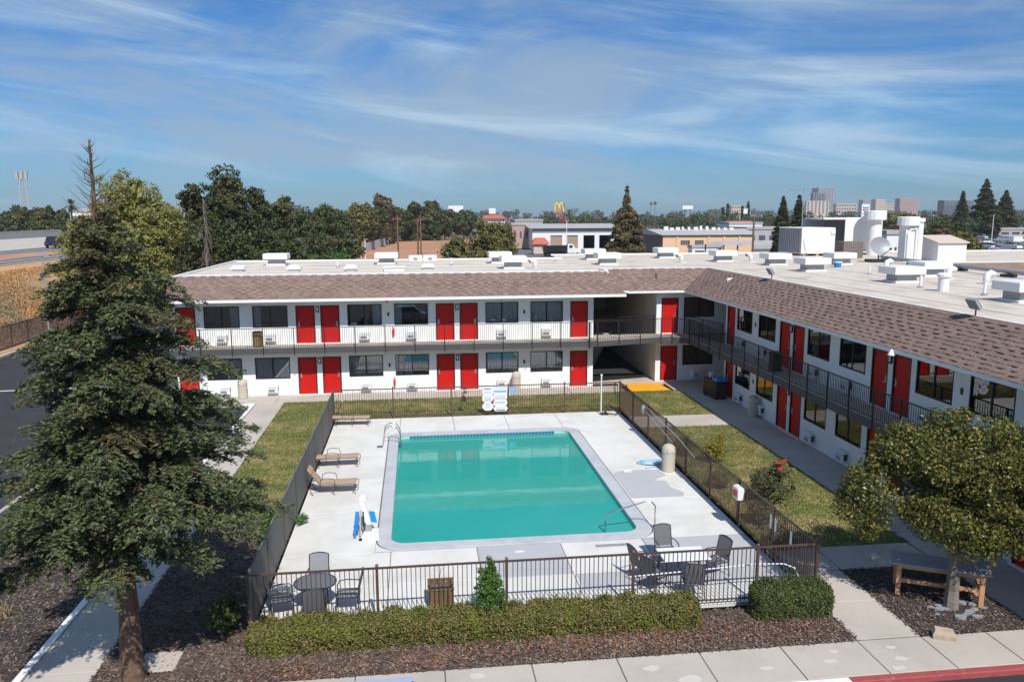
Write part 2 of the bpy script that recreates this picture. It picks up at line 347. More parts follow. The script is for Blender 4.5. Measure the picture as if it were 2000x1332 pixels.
def leaf_uv(n, length, width, bias=None, k=0.6):
    """random leaf frames; bias (n x 3) pulls the leaf's normal that way"""
    nn = rdir(n)
    if bias is not None: nn = unit(nn + bias * k)
    u = unit(np.cross(nn, rdir(n))); v = np.cross(nn, u)
    s = rng.uniform(0.7, 1.3, (n, 1))
    return u * length * s, v * width * s

# ================================================================== THE SETTING
g = MB(); g.quad((-3000, -300, -0.3), (3000, -300, -0.3), (3000, 4500, -0.3), (-3000, 4500, -0.3))
structure('ground', g, 'land')
# street in front, parking lot to the left, paved yard round the motel
structure('road', MB().quad((-60, -20, -0.13), (70, -20, -0.13), (70, 14.6, -0.13), (-60, 14.6, -0.13)), 'asphalt')
pl = MB(); pl.quad((-29.3, 32.0, -0.12), (-8.75, 32.0, -0.12), (-8.75, 42.3, -0.12), (-29.3, 42.3, -0.12))
pl.quad((-29.3, 14.6, -0.12), (-14.0, 14.6, -0.12), (-14.0, 32.0, -0.12), (-29.3, 32.0, -0.12))
pl.quad((-29.3, 42.3, -0.12), (-14.0, 42.3, -0.12), (-14.0, 110, -0.12), (-29.3, 110, -0.12))
pl.quad((-14.0, 59.6, -0.12), (70, 59.6, -0.12), (70, 78, -0.12), (-14.0, 78, -0.12))
lot = structure('parking_lot', pl, 'asphalt')
for k, (a, b) in enumerate((((-29.0, 47.6), (-15.0, 48.7)),)):
    d = (Vector(b) - Vector(a)).normalized(); q = Vector((-d.y, d.x)) * 0.1
    w = MB(); w.quad((a[0] - q.x, a[1] - q.y, -0.114), (b[0] - q.x, b[1] - q.y, -0.114), (b[0] + q.x, b[1] + q.y, -0.114), (a[0] + q.x, a[1] + q.y, -0.114))
    w.build('bay_line', 'whitepaint', lot)
MB().box(-14.15, -14.0, 14.6, 32.0, -0.13, 0.02).build('kerb', 'conc', lot)
MB().box(-14.15, -8.75, 32.0, 32.15, -0.13, 0.02).build('kerb', 'conc', lot)
MB().box(-8.75, -8.58, 14.6, 42.3, -0.13, 0.03).build('kerb', 'trim', lot)
MB().box(-14.0, -8.6, 42.2, 42.35, -0.13, 0.02).build('kerb', 'trim', lot)
MB().box(-29.55, -29.3, 20, 110, -0.13, 0.03).build('kerb', 'conc', lot)

def slab_field(name, mt, rects, gap=0.012, thick=0.1, top=0.0, joint='conc_dark', label=None):
    """A paved area: a joint-coloured bed and every slab a piece of its own standing proud of it."""
    bed = MB()
    for x0, x1, y0, y1, _ in rects: bed.quad((x0, y0, top - 0.02), (x1, y0, top - 0.02), (x1, y1, top - 0.02), (x0, y1, top - 0.02))
    o = structure(name, bed, joint, label)
    for x0, x1, y0, y1, mm in rects:
        dz = random.uniform(-0.003, 0.003)
        s = MB().bevbox(x0 + gap, x1 - gap, y0 + gap, y1 - gap, top - thick, top + dz, 0.008)
        s.build('slab', mm or mt, o)
    return o
def grid(xs, ys, mm=None): return [(xs[i], xs[i + 1], ys[j], ys[j + 1], mm) for i in range(len(xs) - 1) for j in range(len(ys) - 1)]
# front pavement and its kerb
sidewalk = slab_field('pavement', 'conc', grid([-9.2, -7.3, -5.4, -3.4, -1.5, 0.42, 2.33, 4.25, 6.16, 8.09, 9.98, 11.56, 13.2, 15.0, 16.9, 18.8], [14.78, 16.13]))
for x0, x1, mm in ((-30, 6.9, 'conc'), (6.9, 9.0, 'whitepaint'), (9.0, 24, 'redkerb')):
    MB().bevbox(x0, x1, 14.58, 14.77, -0.2, 0.004, 0.02).build('kerb', mm, sidewalk)
for x, y, s in ((4.9, 15.6, .2), (5.6, 15.1, .26), (8.9, 15.4, .16), (10.6, 15.75, .14), (10.55, 15.3, .2), (10.3, 14.95, .18), (7.4, 15.3, .15), (9.2, 15.75, .12), (1.1, 15.8, .2)):
    n = 14; poly = [(x + s * (0.6 + 0.7 * random.random()) * math.cos(6.283 * i / n), y + 0.55 * s * (0.6 + 0.7 * random.random()) * math.sin(6.283 * i / n)) for i in range(n)]
    MB().prism(poly, 0.003, 0.0055).build('paint_blotch', 'stain', sidewalk)
slab_field('front_path', 'conc', grid([10.0, 11.58], [16.16, 17.95, 19.68]) + grid([10.05, 11.58, 14.5], [19.7, 21.22]))
slab_field('left_path', 'conc', grid([-8.56, -7.1], [8.0, 11.0, 14.0, 17.0, 20.0, 23.0, 26.0, 29.0, 32.0, 35.0, 36.8, 39.5, 42.36]))
slab_field('wing_path', 'conc', grid([-13.6, -10.8, -7.6, -4.4, -1.2, 2.0, 5.2, 8.4, 11.5], [42.38, 44.18]))
slab_field('right_path', 'conc', grid([14.56, 16.55], [10, 13, 16, 19, 22, 25, 28, 31, 34, 37, 40, 42.5]))
slab_field('corner_path', 'conc', [(11.5, 14.3, 44.42, 45.1, None), (14.3, 16.6, 42.5, 45.05, None), (16.6, 26, 41.1, 45.05, None), (9.95, 13.9, 45.1, 47.0, None), (9.95, 13.9, 47.0, 59.5, 'asphalt')] + [(10.12, 14.54, 34.96, 37.02, None)], label='concrete paving at the inner corner of the motel')  # rear passage slab in asphalt, its dark colour also standing for the passage shadow
yr = MB(); yr.loft([[(11.7, 42.5, -0.02), (14.1, 42.5, -0.02), (13.9, 44.4, -0.02), (12.0, 44.4, -0.02)], [(11.7, 42.5, 0.012), (14.1, 42.5, 0.012), (13.9, 44.4, 0.03), (12.0, 44.4, 0.03)]])
structure('ramp', yr, 'yellow', 'yellow painted kerb ramp at the corner of the lawn')
structure('pad', MB().bevbox(-6.28, -5.45, 16.8, 17.6, -0.1, 0.03, 0.01), 'conc', 'small square concrete pad in the dark mulch')

# planted ground: lawns and mulch beds with their loose cover
def sheet(name, rects, mt, z=-0.012, cell=0.5, amp=0.025):
    mb = MB()
    for x0, x1, y0, y1 in rects:
        nx = max(1, int((x1 - x0) / cell)); ny = max(1, int((y1 - y0) / cell)); idx = len(mb.v)
        for j in range(ny + 1):
            for i in range(nx + 1):
                e = 0 if i in (0, nx) or j in (0, ny) else 1
                mb.v.append((x0 + (x1 - x0) * i / nx, y0 + (y1 - y0) * j / ny, z + e * random.uniform(-amp * .3, amp)))
        for j in range(ny):
            for i in range(nx):
                a = idx + j * (nx + 1) + i; mb.f.append((a, a + 1, a + nx + 2, a + nx + 1))
    return structure(name, mb, mt)
LAWNS = [(-7.08, -4.16, 25.5, 42.36), (-4.0, 11.6, 38.3, 42.36), (10.12, 14.54, 37.05, 42.48), (10.12, 14.54, 21.25, 34.93)]
sheet('lawn', LAWNS, 'lawn')
BEDS = [(-7.08, 9.98, 16.15, 17.95), (-7.08, -4.16, 17.95, 25.5), (-7.08, -1.5, 10, 16.13)]
sheet('mulch_bed', BEDS[:2], 'mulch')
DARK = [(-13.98, -8.78, 14.8, 32.0), (11.6, 14.5, 16.16, 19.67)]
sheet('bark_bed', DARK, 'mulch_dark')
def scatter(rects, dens):
    out = []
    for x0, x1, y0, y1 in rects:
        n = int((x1 - x0) * (y1 - y0) * dens); p = np.empty((n, 3)); p[:, 0] = rng.uniform(x0, x1, n); p[:, 1] = rng.uniform(y0, y1, n); p[:, 2] = 0; out.append(p)
    return np.concatenate(out)
P = scatter([(a - .05, b + .05, c - .05, d + .05) for a, b, c, d in LAWNS], 420); n = len(P); P[:, 2] = 0.015
lean = rng.normal(size=(n, 3)) * 0.5; lean[:, 2] = 1; lean = unit(lean)
side = unit(np.cross(lean, rdir(n)))
tag(cards('grass', P, lean * rng.uniform(0.018, 0.045, (n, 1)), side * 0.022, 'grass'), 'short dry mown grass on the lawns round the pool fence', kind='stuff')
P = np.concatenate([scatter([(a - .07, b + .09, c - .07, d + .03) for a, b, c, d in BEDS[:2]], 420), scatter([(-13.9, -8.8, 15, 27), (11.5, 14.58, 16.08, 19.74)], 300)]); n = len(P); P[:, 2] = rng.uniform(0.0, 0.03, n)
up_ = np.tile([0, 0, 1.0], (n, 1)); U, V = leaf_uv(n, 0.045, 0.018, up_, 2.0)
tag(cards('bark_chips', P, U, V, 'chip'), 'dark bark chips strewn over the planting beds', kind='stuff')
def clump_scatter(rects, dens, centres, spread):
    p = scatter(rects, dens); keep = np.zeros(len(p), bool)
    for (x, y, r) in centres: keep |= (np.hypot((p[:, 0] - x) / r, (p[:, 1] - y) / (r * spread)) < rng.uniform(0, 1.3, len(p)))
    return p[keep]
P = np.concatenate([clump_scatter([(-4, 9.9, 16.15, 17.4)], 330, [(3.5, 16.95, 1.4), (5.4, 16.9, 1.4), (1.7, 16.85, 1.0), (6.6, 16.8, 1.0), (8.3, 16.9, 1.3), (9.5, 16.8, .8), (-2.5, 16.4, 1.3), (0.2, 16.6, 1.0), (4.3, 16.4, 1.4)], 0.42), scatter([(-6, 9.9, 16.15, 17.5)], 14)])
n = len(P); P[:, 2] = rng.uniform(0.02, 0.045, n); up_ = np.tile([0, 0, 1.0], (n, 1)); U, V = leaf_uv(n, 0.034, 0.02, up_, 1.2)
tag(cards('fallen_leaves', P, U, V, 'dead_leaf'), 'drift of fallen orange brown leaves in front of the hedge', kind='stuff')

# raised freeway bank to the far left
emb = MB(); prof = [(-29.55, 0.03), (-30.6, 0.05), (-33, 1.0), (-36, 3.6), (-38, 4.6), (-41, 4.9)]
ys = [20 + 8 * i for i in range(40)]
rows = [[(x + random.uniform(-.4, .4) * (0 < i < len(prof) - 1), y, z + random.uniform(-.2, .2) * (1 < i < len(prof) - 1)) for i, (x, z) in enumerate(prof)] for y in ys]
for a, b in zip(rows[:-1], rows[1:]):
    for i in range(len(prof) - 1): emb.quad(a[i], a[i + 1], b[i + 1], b[i])
structure('slope', emb, 'dirt', 'dry grass slope below the freeway')
fw = MB(); Y0, Y1 = 20, 1500
fw.quad((-41, Y0, 4.9), (-46.5, Y0, 4.95), (-46.5, Y1, 4.95), (-41, Y1, 4.9))
fw.quad((-51, Y0, 5.0), (-58, Y0, 5.0), (-58, Y1, 5.0), (-51, Y1, 5.0)); fw.quad((-84, Y0, 5.1), (-102, Y0, 5.1), (-102, Y1, 5.1), (-84, Y1, 5.1))
free = structure('freeway', fw, 'asphalt_old')
vg = MB(); vg.quad((-46.5, Y0, 4.95), (-51, Y0, 5.0), (-51, Y1, 5.0), (-46.5, Y1, 4.95)); vg.build('verge', 'lot', free)
md = MB(); md.quad((-58, Y0, 5.0), (-84, Y0, 5.1), (-84, Y1, 5.1), (-58, Y1, 5.0)); md.quad((-102, Y0, 5.1), (-118, Y0, 0), (-118, Y1, 0), (-102, Y1, 5.1)); md.build('median', 'conc', free)
for x in (-41.6, -44.2, -46.2, -51.6, -54.5, -57.6, -85, -93, -101):
    z = 4.915 if x > -47 else (5.008 if x > -60 else 5.108)
    MB().quad((x, Y0, z + .02), (x - 0.22, Y0, z + .02), (x - 0.22, Y1, z + .02), (x, Y1, z + .02)).build('lane_line', 'whitepaint', free)
MB().box(-102.6, -102.1, Y0, Y1, 5.0, 6.0).build('barrier', 'conc', free)
P = scatter([(-38.5, -30.7, 48, 150)], 75); n = len(P)
P[:, 2] = np.interp(-P[:, 0], [30.6, 33, 36, 38, 41], [0.05, 1.0, 3.6, 4.6, 4.9]) + 0.05
lean = rng.normal(size=(n, 3)) * 0.6; lean[:, 2] = 1; lean = unit(lean); side = unit(np.cross(lean, rdir(n)))
tag(cards('dry_grass', P, lean * rng.uniform(0.06, 0.17, (n, 1)), side * 0.055, 'drygrass'), 'tall dry orange grass on the freeway bank', kind='stuff')
structure('dirt_lot', MB().quad((-32, 130, -0.2), (16, 130, -0.2), (26, 330, -0.2), (-22, 330, -0.2)), 'lot', 'bare brown dirt lot beyond the motel')
fy = MB(); fy.quad((16, 78.5, -0.19), (330, 78.5, -0.19), (360, 420, -0.19), (28, 420, -0.19)); structure('yard', fy, 'asphalt_old', 'grey paved yards beyond the motel')

# ================================================================== POOL
WX0, WX1, WY0, WY1 = -0.95, 6.75, 23.05, 35.05
def rrect(x0, x1, y0, y1, r, n=7):
    p = []
    for cx, cy, a0 in ((x1 - r, y0 + r, -90), (x1 - r, y1 - r, 0), (x0 + r, y1 - r, 90), (x0 + r, y0 + r, 180)):
        for i in range(n + 1): a = R(a0 + 90 * i / n); p.append((cx + r * math.cos(a), cy + r * math.sin(a)))
    return p
inner = rrect(WX0, WX1, WY0, WY1, 0.45); outer = rrect(WX0 - 0.42, WX1 + 0.46, WY0 - 0.5, WY1 + 0.5, 0.8)
pool = thing('swimming_pool', 'turquoise rectangular swimming pool with rounded corners and grey coping', 'swimming pool', (2.9, 29, 0))
cp = MB(); n = len(inner)
rings = [[(x, y, -0.35) for x, y in outer], [(x, y, 0.012) for x, y in outer], [(x + (a - x) * .06, y + (b - y) * .06, 0.022) for (x, y), (a, b) in zip(outer, inner)], [(x, y, 0.02) for x, y in inner], [(x, y, -0.06) for x, y in inner]]
cp.loft(rings, cap=False); cp.build('coping', 'coping', pool, True)
bs = MB(); bs.loft([[(x, y, -0.32) for x, y in inner], [(x, y, -1.6) for x, y in inner]], cap=False)
bs.f.append(tuple(range(len(bs.v) - n, len(bs.v)))); bs.build('basin', 'plaster', pool, True)
wt = MB(); wt.add([(x, y, -0.14) for x, y in inner], [tuple(range(n))]); wt.build('water', 'water', pool, True)
tb = MB().loft([[(x, y, -0.06) for x, y in inner], [(x, y, -0.32) for x, y in inner]], cap=False).build('waterline_band', 'plaster', pool, True)
tmesh = MB().box(-0.068, 0.068, -0.006, 0.0, -0.065, 0.065).mesh('tile')
k = int((WX1 - WX0 - 1.0) / 0.15)
for i in range(k):      # blue tiles of the far waterline, the side that shows
    link('tile', tmesh, 'tile', tb, (WX0 + 0.55 + i * 0.15, WY1 - 0.002, -0.095), True)
# deck of painted slabs, one piece each
DX = [-4.05, -0.93, 1.6, 4.13, 6.66, 9.95]
CO = (WX0 - 0.45, WX1 + 0.49, WY0 - 0.53, WY1 + 0.53)
rects = []
far_y = [CO[3], 38.28]; near_y = [18.25, 20.4, CO[2]]
for i in range(5): rects.append((DX[i], DX[i + 1], far_y[0], far_y[1], None))
for i in range(5):
    for j in range(2):
        mm = None
        if (i, j) == (2, 1): mm = 'deck_grey'
        if (i, j) == (4, 1): mm = 'deck_grey'
        rects.append((DX[i], DX[i + 1], near_y[j], near_y[j + 1], mm))
side_y = [CO[2], 25.9, 29.1, 32.3, CO[3]]
for j in range(4):
    rects.append((-4.05, CO[0], side_y[j], side_y[j + 1], None)); rects.append((CO[1], 9.95, side_y[j], side_y[j + 1], None))
deck = slab_field('pool_deck', 'deck', rects, gap=0.009)
fill = MB()
for cx, cy, sx, sy in ((CO[0], CO[2], 1, 1), (CO[1], CO[2], -1, 1), (CO[0], CO[3], 1, -1), (CO[1], CO[3], -1, -1)):
    r = 0.8; arc = [(cx + sx * (r - r * math.cos(R(a))), cy + sy * (r - r * math.sin(R(a)))) for a in range(0, 91, 15)]
    fill.add([(cx, cy, 0.002)] + [(x, y, 0.002) for x, y in arc], [(0, i + 1, i + 2) for i in range(6)])
fill.build('corner_fill', 'deck', deck)
def patch(poly): MB().prism(poly, 0.004, 0.0075).build('grey_patch', 'deck_grey', deck)
patch([(7.3, 25.95), (9.15, 25.92), (9.3, 26.3), (9.0, 26.9), (9.05, 27.6), (8.6, 27.75), (9.25, 28.2), (9.2, 28.9), (8.4, 29.0), (7.7, 28.9), (7.3, 28.7)])
patch([(4.2, 19.5), (9.6, 19.45), (9.6, 20.38), (7.2, 20.38), (4.2, 20.38)])
patch([(1.65, 20.9), (4.1, 20.75), (4.1, 22.5), (1.65, 22.5)])
MB().box(5.15, 6.15, 22.05, 22.2, 0.004, 0.02).build('drain_grate', 'galv', deck)
MB().box(2.7, 2.98, 21.95, 22.07, 0.013, 0.016).build('depth_mark', 'whitepaint', deck)
MB().box(7.75, 8.05, 28.75, 28.95, 0.01, 0.03).build('skimmer_lid', 'whitepaint', deck)
MB().box(7.3, 7.45, 23.0, 23.5, 0.01, 0.02).build('drain_grate', 'wood_dark', deck)

# ================================================================== FENCES
def fence(name, label, a, b, h, spacing, post_every, mt, posts=None, picket_r=0.0095, start_post=True, end_post=True):
    A, B = Vector((*a, 0)), Vector((*b, 0)); d = (B - A); Ln = d.length; d.normalize(); q = Vector((-d.y, d.x, 0)); ang = math.atan2(d.y, d.x)
    t = thing(name, label, 'fence', A)
    for nm, z, hh, hw in (('top_rail', h - 0.02, 0.022, 0.022), ('bottom_rail', 0.14, 0.016, 0.016)):
        mb = MB().obox((0, 0, 0), d * (Ln / 2), q * hw, Vector((0, 0, hh))); mb.build(nm, mt, t, True, loc=A + d * (Ln / 2) + Vector((0, 0, z)))
    pm = MB().box(-picket_r, picket_r, -picket_r, picket_r, 0.06, h - 0.03).mesh('picket')
    ps = MB().box(-0.032, 0.032, -0.032, 0.032, -0.05, h + 0.05); ps.loft([[(-.04, -.04, h + .05), (.04, -.04, h + .05), (.04, .04, h + .05), (-.04, .04, h + .05)], [(-.015, -.015, h + .085), (.015, -.015, h + .085), (.015, .015, h + .085), (-.015, .015, h + .085)]])
    pom = ps.mesh('post')
    if posts is None: posts = [Ln * i / round(Ln / post_every) for i in range(round(Ln / post_every) + 1)]
    for s in posts:
        if (s < 0.01 and not start_post) or (s > Ln - 0.01 and not end_post): continue
        link('post', pom, mt, t, A + d * s, True, (0, 0, ang))
    k = int(Ln / spacing)
    for i in range(1, k):
        s = i * Ln / k
        if min(abs(s - p) for p in posts) < 0.05: continue
        link('picket', pm, mt, t, A + d * s, True, (0, 0, ang))
    return t
FX0, FX1, FY0, FY1 = -4.1, 10.02, 18.2, 38.25
fence('picket_fence', 'bronze metal picket fence between the pool deck and the front hedge', (FX0, FY0), (FX1, FY0), 1.5, 0.112, 3.2, 'bronze', posts=[0, 3.0, 6.12, 9.29, 12.52, 14.12])
fence('picket_fence', 'bronze metal picket fence along the lawn beside the shaded wing', (FX1, FY0), (FX1, FY1), 1.5, 0.112, 2.4, 'bronze', start_post=False)
fence('picket_fence', 'bronze metal picket fence at the far end of the pool deck', (FX0, FY1), (FX1, FY1), 1.5, 0.112, 3.0, 'bronze', end_post=False, start_post=False)
# gate closer hoop at the far corner
pf = thing('panel_fence', 'solid grey panel fence along the lounger side of the deck', 'fence', (FX0, FY0, 0))
yy = [FY0 + (FY1 - FY0) * i / 8 for i in range(9)]
for i in range(8):
    MB().box(FX0 - 0.012, FX0 + 0.012, yy[i] + 0.035, yy[i + 1] - 0.035, 0.04, 1.47).build('panel', 'panel', pf, True)
    MB().box(FX0 - 0.025, FX0 + 0.025, yy[i] + 0.03, yy[i + 1] - 0.03, 1.47, 1.505).build('cap_rail', 'panel', pf, True)
for y in yy[1:]: MB().box(FX0 - 0.03, FX0 + 0.03, y - 0.03, y + 0.03, -0.05, 1.52).build('post', 'bronze', pf, True)
# dark mesh fence of the parking lot
mf = thing('mesh_fence', 'dark mesh fence along the parking lot below the dry slope', 'fence', (-30.4, 40, 0))
for i in range(28):
    y = 40 + i * 2.6
    MB().tube([(-30.4, y, -0.1), (-30.4, y, 1.85)], 0.04).build('post', 'bronze', mf, True)
    if i < 27:
        m_ = MB()
        for j in range(16): m_.box(-30.41, -30.39, y + 0.05 + j * 0.16, y + 0.13 + j * 0.16, 0.1, 1.75)
        m_.box(-30.42, -30.38, y, y + 2.6, 1.75, 1.8)
        m_.build('mesh_panel', 'beam', mf, True)

# ================================================================== MOTEL
WY, RX, F2, EZ = 44.18, 16.55, 2.85, 5.35      # back wall, right wall, upper floor, eave
BY, BX = 43.0, 15.35                            # balcony edges
def wall_holes(mb, mp, s0, s1, z0, z1, holes, depth=0.12):
    ss = sorted({s0, s1, *[h[0] for h in holes], *[h[1] for h in holes]}); zs = sorted({z0, z1, *[h[2] for h in holes], *[h[3] for h in holes]})
    ss = [s for s in ss if s0 <= s <= s1]; zs = [z for z in zs if z0 <= z <= z1]
    for i in range(len(ss) - 1):
        for j in range(len(zs) - 1):
            cs, cz = (ss[i] + ss[i + 1]) / 2, (zs[j] + zs[j + 1]) / 2
            if any(h[0] < cs < h[1] and h[2] < cz < h[3] for h in holes): continue
            mb.quad(mp(ss[i], 0, zs[j]), mp(ss[i + 1], 0, zs[j]), mp(ss[i + 1], 0, zs[j + 1]), mp(ss[i], 0, zs[j + 1]))
    for a, b, c, d in holes:
        for p, q in (((a, c), (b, c)), ((b, c), (b, d)), ((b, d), (a, d)), ((a, d), (a, c))):
            mb.quad(mp(p[0], 0, p[1]), mp(q[0], 0, q[1]), mp(q[0], depth, q[1]), mp(p[0], depth, p[1]))
DW, DH, WW, WH = 1.02, 2.1, 1.86, 1.18
# shared meshes, modelled facing -Y with the origin at the middle of the sill line
me_door = MB().box(-DW / 2 + .05, DW / 2 - .05, 0.05, 0.10, 0.02, DH - .05).mesh('door')
fr = MB(); fr.box(-DW / 2, -DW / 2 + .055, -.012, .11, 0, DH); fr.box(DW / 2 - .055, DW / 2, -.012, .11, 0, DH); fr.box(-DW / 2 + .055, DW / 2 - .055, -.012, .11, DH - .055, DH)
me_dframe = fr.mesh('frame')
me_thresh = MB().bevbox(-DW / 2 - .05, DW / 2 + .05, -0.10, 0.05, -0.01, 0.03, .01).mesh('threshold')
def handle_mesh(s):
    h = MB(); h.box(s * .36 - .035, s * .36 + .035, .035, .05, .95, 1.18); h.tube([(s * .36, .05, 1.0), (s * .36, -.01, 1.0), (s * .26, -.015, 1.0)], .012); h.lathe([(.03, 0), (.03, .02)], 10, (s * .36, .03, 1.22)); return h.mesh('handle')
me_handle = {s: handle_mesh(s) for s in (-1, 1)}
fr = MB(); w2 = WW / 2
fr.box(-w2, w2, -.01, .07, 0, .05); fr.box(-w2, w2, -.01, .07, WH - .045, WH); fr.box(-w2, -w2 + .045, -.01, .07, .05, WH - .045); fr.box(w2 - .045, w2, -.01, .07, .05, WH - .045); fr.box(-.03, .03, -.005, .06, .05, WH - .045)
me_wframe = fr.mesh('window')
me_pane = [MB().box(-w2 + .045, -.03, .035, .041, .05, WH - .045).mesh('pane'), MB().box(.03, w2 - .045, .022, .028, .05, WH - .045).mesh('pane')]
room = MB(); room.add([(-w2 + .01, .12, .01), (w2 - .01, .12, .01), (w2 - .01, .12, WH - .01), (-w2 + .01, .12, WH - .01), (-w2 + .01, .9, .01), (w2 - .01, .9, .01), (w2 - .01, .9, WH - .01), (-w2 + .01, .9, WH - .01)],
                      [(4, 5, 6, 7), (0, 1, 5, 4), (1, 2, 6, 5), (2, 3, 7, 6), (3, 0, 4, 7)])
me_room = room.mesh('interior')
def curtain_mesh(x0, x1):
    mb = MB(); n = max(4, int((x1 - x0) / .03)); r0, r1 = [], []
    for i in range(n + 1):
        x = x0 + (x1 - x0) * i / n; y = .16 + .025 * math.sin(i * 1.35) + random.uniform(-.006, .006)
        r0.append((x, y, .02 + random.uniform(0, .03))); r1.append((x, y * .9 + .015, WH - .02))
    k = len(mb.v); mb.v += r0 + r1; mb.f += [(k + i, k + i + 1, k + n + 2 + i, k + n + 1 + i) for i in range(n)]
    return mb.mesh('curtain')
me_cur = [curtain_mesh(-w2 + .05, -.05), curtain_mesh(.05, w2 - .05), curtain_mesh(-w2 + .05, -w2 + .4), curtain_mesh(w2 - .5, w2 - .05), curtain_mesh(-.45, .05)]
ac = MB(); ac.bevbox(-.28, .28, -.24, .0, 0, .44, .03); me_ac = ac.mesh('air_conditioner')
gr = MB()
for i in range(7): gr.box(-.22, .12, -.252, -.241, .05 + i * .022, .062 + i * .022)
gr.box(-.2, .2, -.25, -.241, .27, .30); me_grille = gr.mesh('grille')
gs = MB()
gs.box(.281, .29, -.2, -.05, .08, .34)
me_gside = gs.mesh('side_vent')
lt = MB(); lt.box(-.09, .09, -.06, -.002, 0, .34); me_light = lt.mesh('wall_light')
me_lens = MB().box(-.045, .045, -.068, -.061, .06, .28).mesh('lens')
me_plate = MB().box(-.05, .05, -.03, -.002, 0, .2).mesh('number_plate')
def spot(facing, s, z):
    """location and rotation of a fitting on the back wall ('b'), the corner wall ('c') or the right wall ('r')"""
    if facing == 'b': return (s, WY, z), None
    if facing == 'c': return (s, 45.07, z), None
    return (RX, s, z), (0, 0, -math.pi / 2)
def door(w, facing, s, z, hand):
    loc, rot = spot(facing, s, z)
    d = link('door', me_door, 'red', w, loc, True, rot)
    link('frame', me_dframe, 'black', d); link('handle', me_handle[hand], 'silver', d); link('threshold', me_thresh, 'trim', d)
def window(w, facing, s, z, curtains):
    loc, rot = spot(facing, s, z)
    d = link('window', me_wframe, 'black', w, loc, True, rot)
    link('pane', me_pane[0], 'glass', d); link('pane', me_pane[1], 'glass', d); link('interior', me_room, 'room', d)
    for c in curtains: link('curtain', me_cur[c], 'curtain', d)
def aircon(w, facing, s, z):
    loc, rot = spot(facing, s, z)
    d = link('air_conditioner', me_ac, 'metal_white', w, loc, True, rot)
    link('grille', me_grille, 'galv', d); link('side_vent', me_gside, 'beam', d)
def wall_light(w, facing, s, z):
    loc, rot = spot(facing, s, z)
    d = link('wall_light', me_light, 'black', w, loc, True, rot); link('lens', me_lens, 'white_plastic', d)
def plate(w, facing, s, z):
    loc, rot = spot(facing, s, z); link('number_plate', me_plate, 'black', w, loc, True, rot)

me_bpick = MB().box(-.008, .008, -.008, .008, .05, 1.03).mesh('picket')
me_bpost = MB().box(-.022, .022, -.022, .022, -.42, 1.06).mesh('post')
def railing(w, pts, z, posts=None, spacing=0.115, pz=1.05, post_every=1.57, mt='iron'):
    rails = MB(); V3 = [Vector((x, y, z)) for x, y in pts]; picks = []; pos = []
    for a, b in zip(V3[:-1], V3[1:]):
        d = b - a; ln = d.length; d.normalize(); q = Vector((-d.y, d.x, 0)); ang = math.atan2(d.y, d.x)
        rails.obox((a + b) / 2 + Vector((0, 0, pz)), d * (ln / 2), q * .024, (0, 0, .016)); rails.obox((a + b) / 2 + Vector((0, 0, .06)), d * (ln / 2), q * .014, (0, 0, .012))
        k = max(1, int(ln / spacing)); picks += [(a + d * (ln * (i + .5) / k), ang) for i in range(k)]
        k = max(1, round(ln / post_every)); pos += [(a + d * (ln * i / k), ang) for i in range(k)]
    pos.append((V3[-1], 0))
    r = rails.build('balcony_railing', mt, w, True)
    for p, a in picks: link('picket', me_bpick, mt, r, p, True, (0, 0, a))
    for p, a in pos: link('post', me_bpost, mt, r, p, True, (0, 0, a))

# ---- back wing
bw = thing('motel_wing', 'sunlit white two storey motel wing with red doors behind the pool', 'motel', (-2, WY, 0))
BX0, BX1 = -12.97, 9.95
doors_x = []; holes = []
UN = [-13.02, -5.42, 2.18, 9.78]
dl = [];
for D in UN:
    if D - .66 > BX0 + .5 and D - .66 < BX1: dl.append((D - .66, 1 if False else -1))
    if D + .66 < BX1 - .3: dl.append((D + .66, 1))
wl = [D + o for D in UN[:3] for o in (2.53, 5.075)]
for z in (0, F2):
    for x, hnd in dl: holes.append((x - DW / 2, x + DW / 2, z, z + DH))
    for x in wl: holes.append((x - w2, x + w2, z + .94, z + .94 + WH))
wb = MB(); wall_holes(wb, lambda s, d, z: (s, WY + d, z), BX0, BX1, 0, EZ + .1, holes)
wb.build('front_wall', 'wall', bw, True)
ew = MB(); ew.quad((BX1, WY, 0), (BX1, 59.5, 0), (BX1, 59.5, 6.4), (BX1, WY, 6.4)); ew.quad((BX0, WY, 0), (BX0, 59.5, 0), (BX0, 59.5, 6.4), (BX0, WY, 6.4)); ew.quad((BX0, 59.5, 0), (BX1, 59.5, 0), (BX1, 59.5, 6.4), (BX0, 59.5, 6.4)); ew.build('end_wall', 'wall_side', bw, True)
CUR_U = [[3], [2], [3], [2], [0, 1], [0, 1]]; CUR_L = [[1], [0, 1], [0, 1], [2, 4], [0, 1], [0, 1]]
for fl, z in enumerate((0, F2)):
    for x, hnd in dl: door(bw, 'b', x, z, hnd if abs(x - 9.12) > .1 else -1)
    for i, x in enumerate(wl):
        window(bw, 'b', x, z + .94, (CUR_L if fl == 0 else CUR_U)[i]); aircon(bw, 'b', x - .02, z + .2)
    for D in UN[1:3]: wall_light(bw, 'b', D, z + 1.72)
    for x in (-1.6, 5.97): plate(bw, 'b', x, z + 1.45)
    for x in (-2.35,): MB().lathe([(.001, 0), (.06, .02), (.065, .36), (.03, .42), (.02, .5)], 10, (x + 1.0, WY - .08, z + .35)).build('fire_extinguisher', 'sign_red', bw, True)
MB().lathe([(.08, 0), (.1, .04), (.1, .1), (.03, .12)], 12, (-1.62, WY - 1.2, 5.18)).build('alarm_bell', 'red', bw, True)
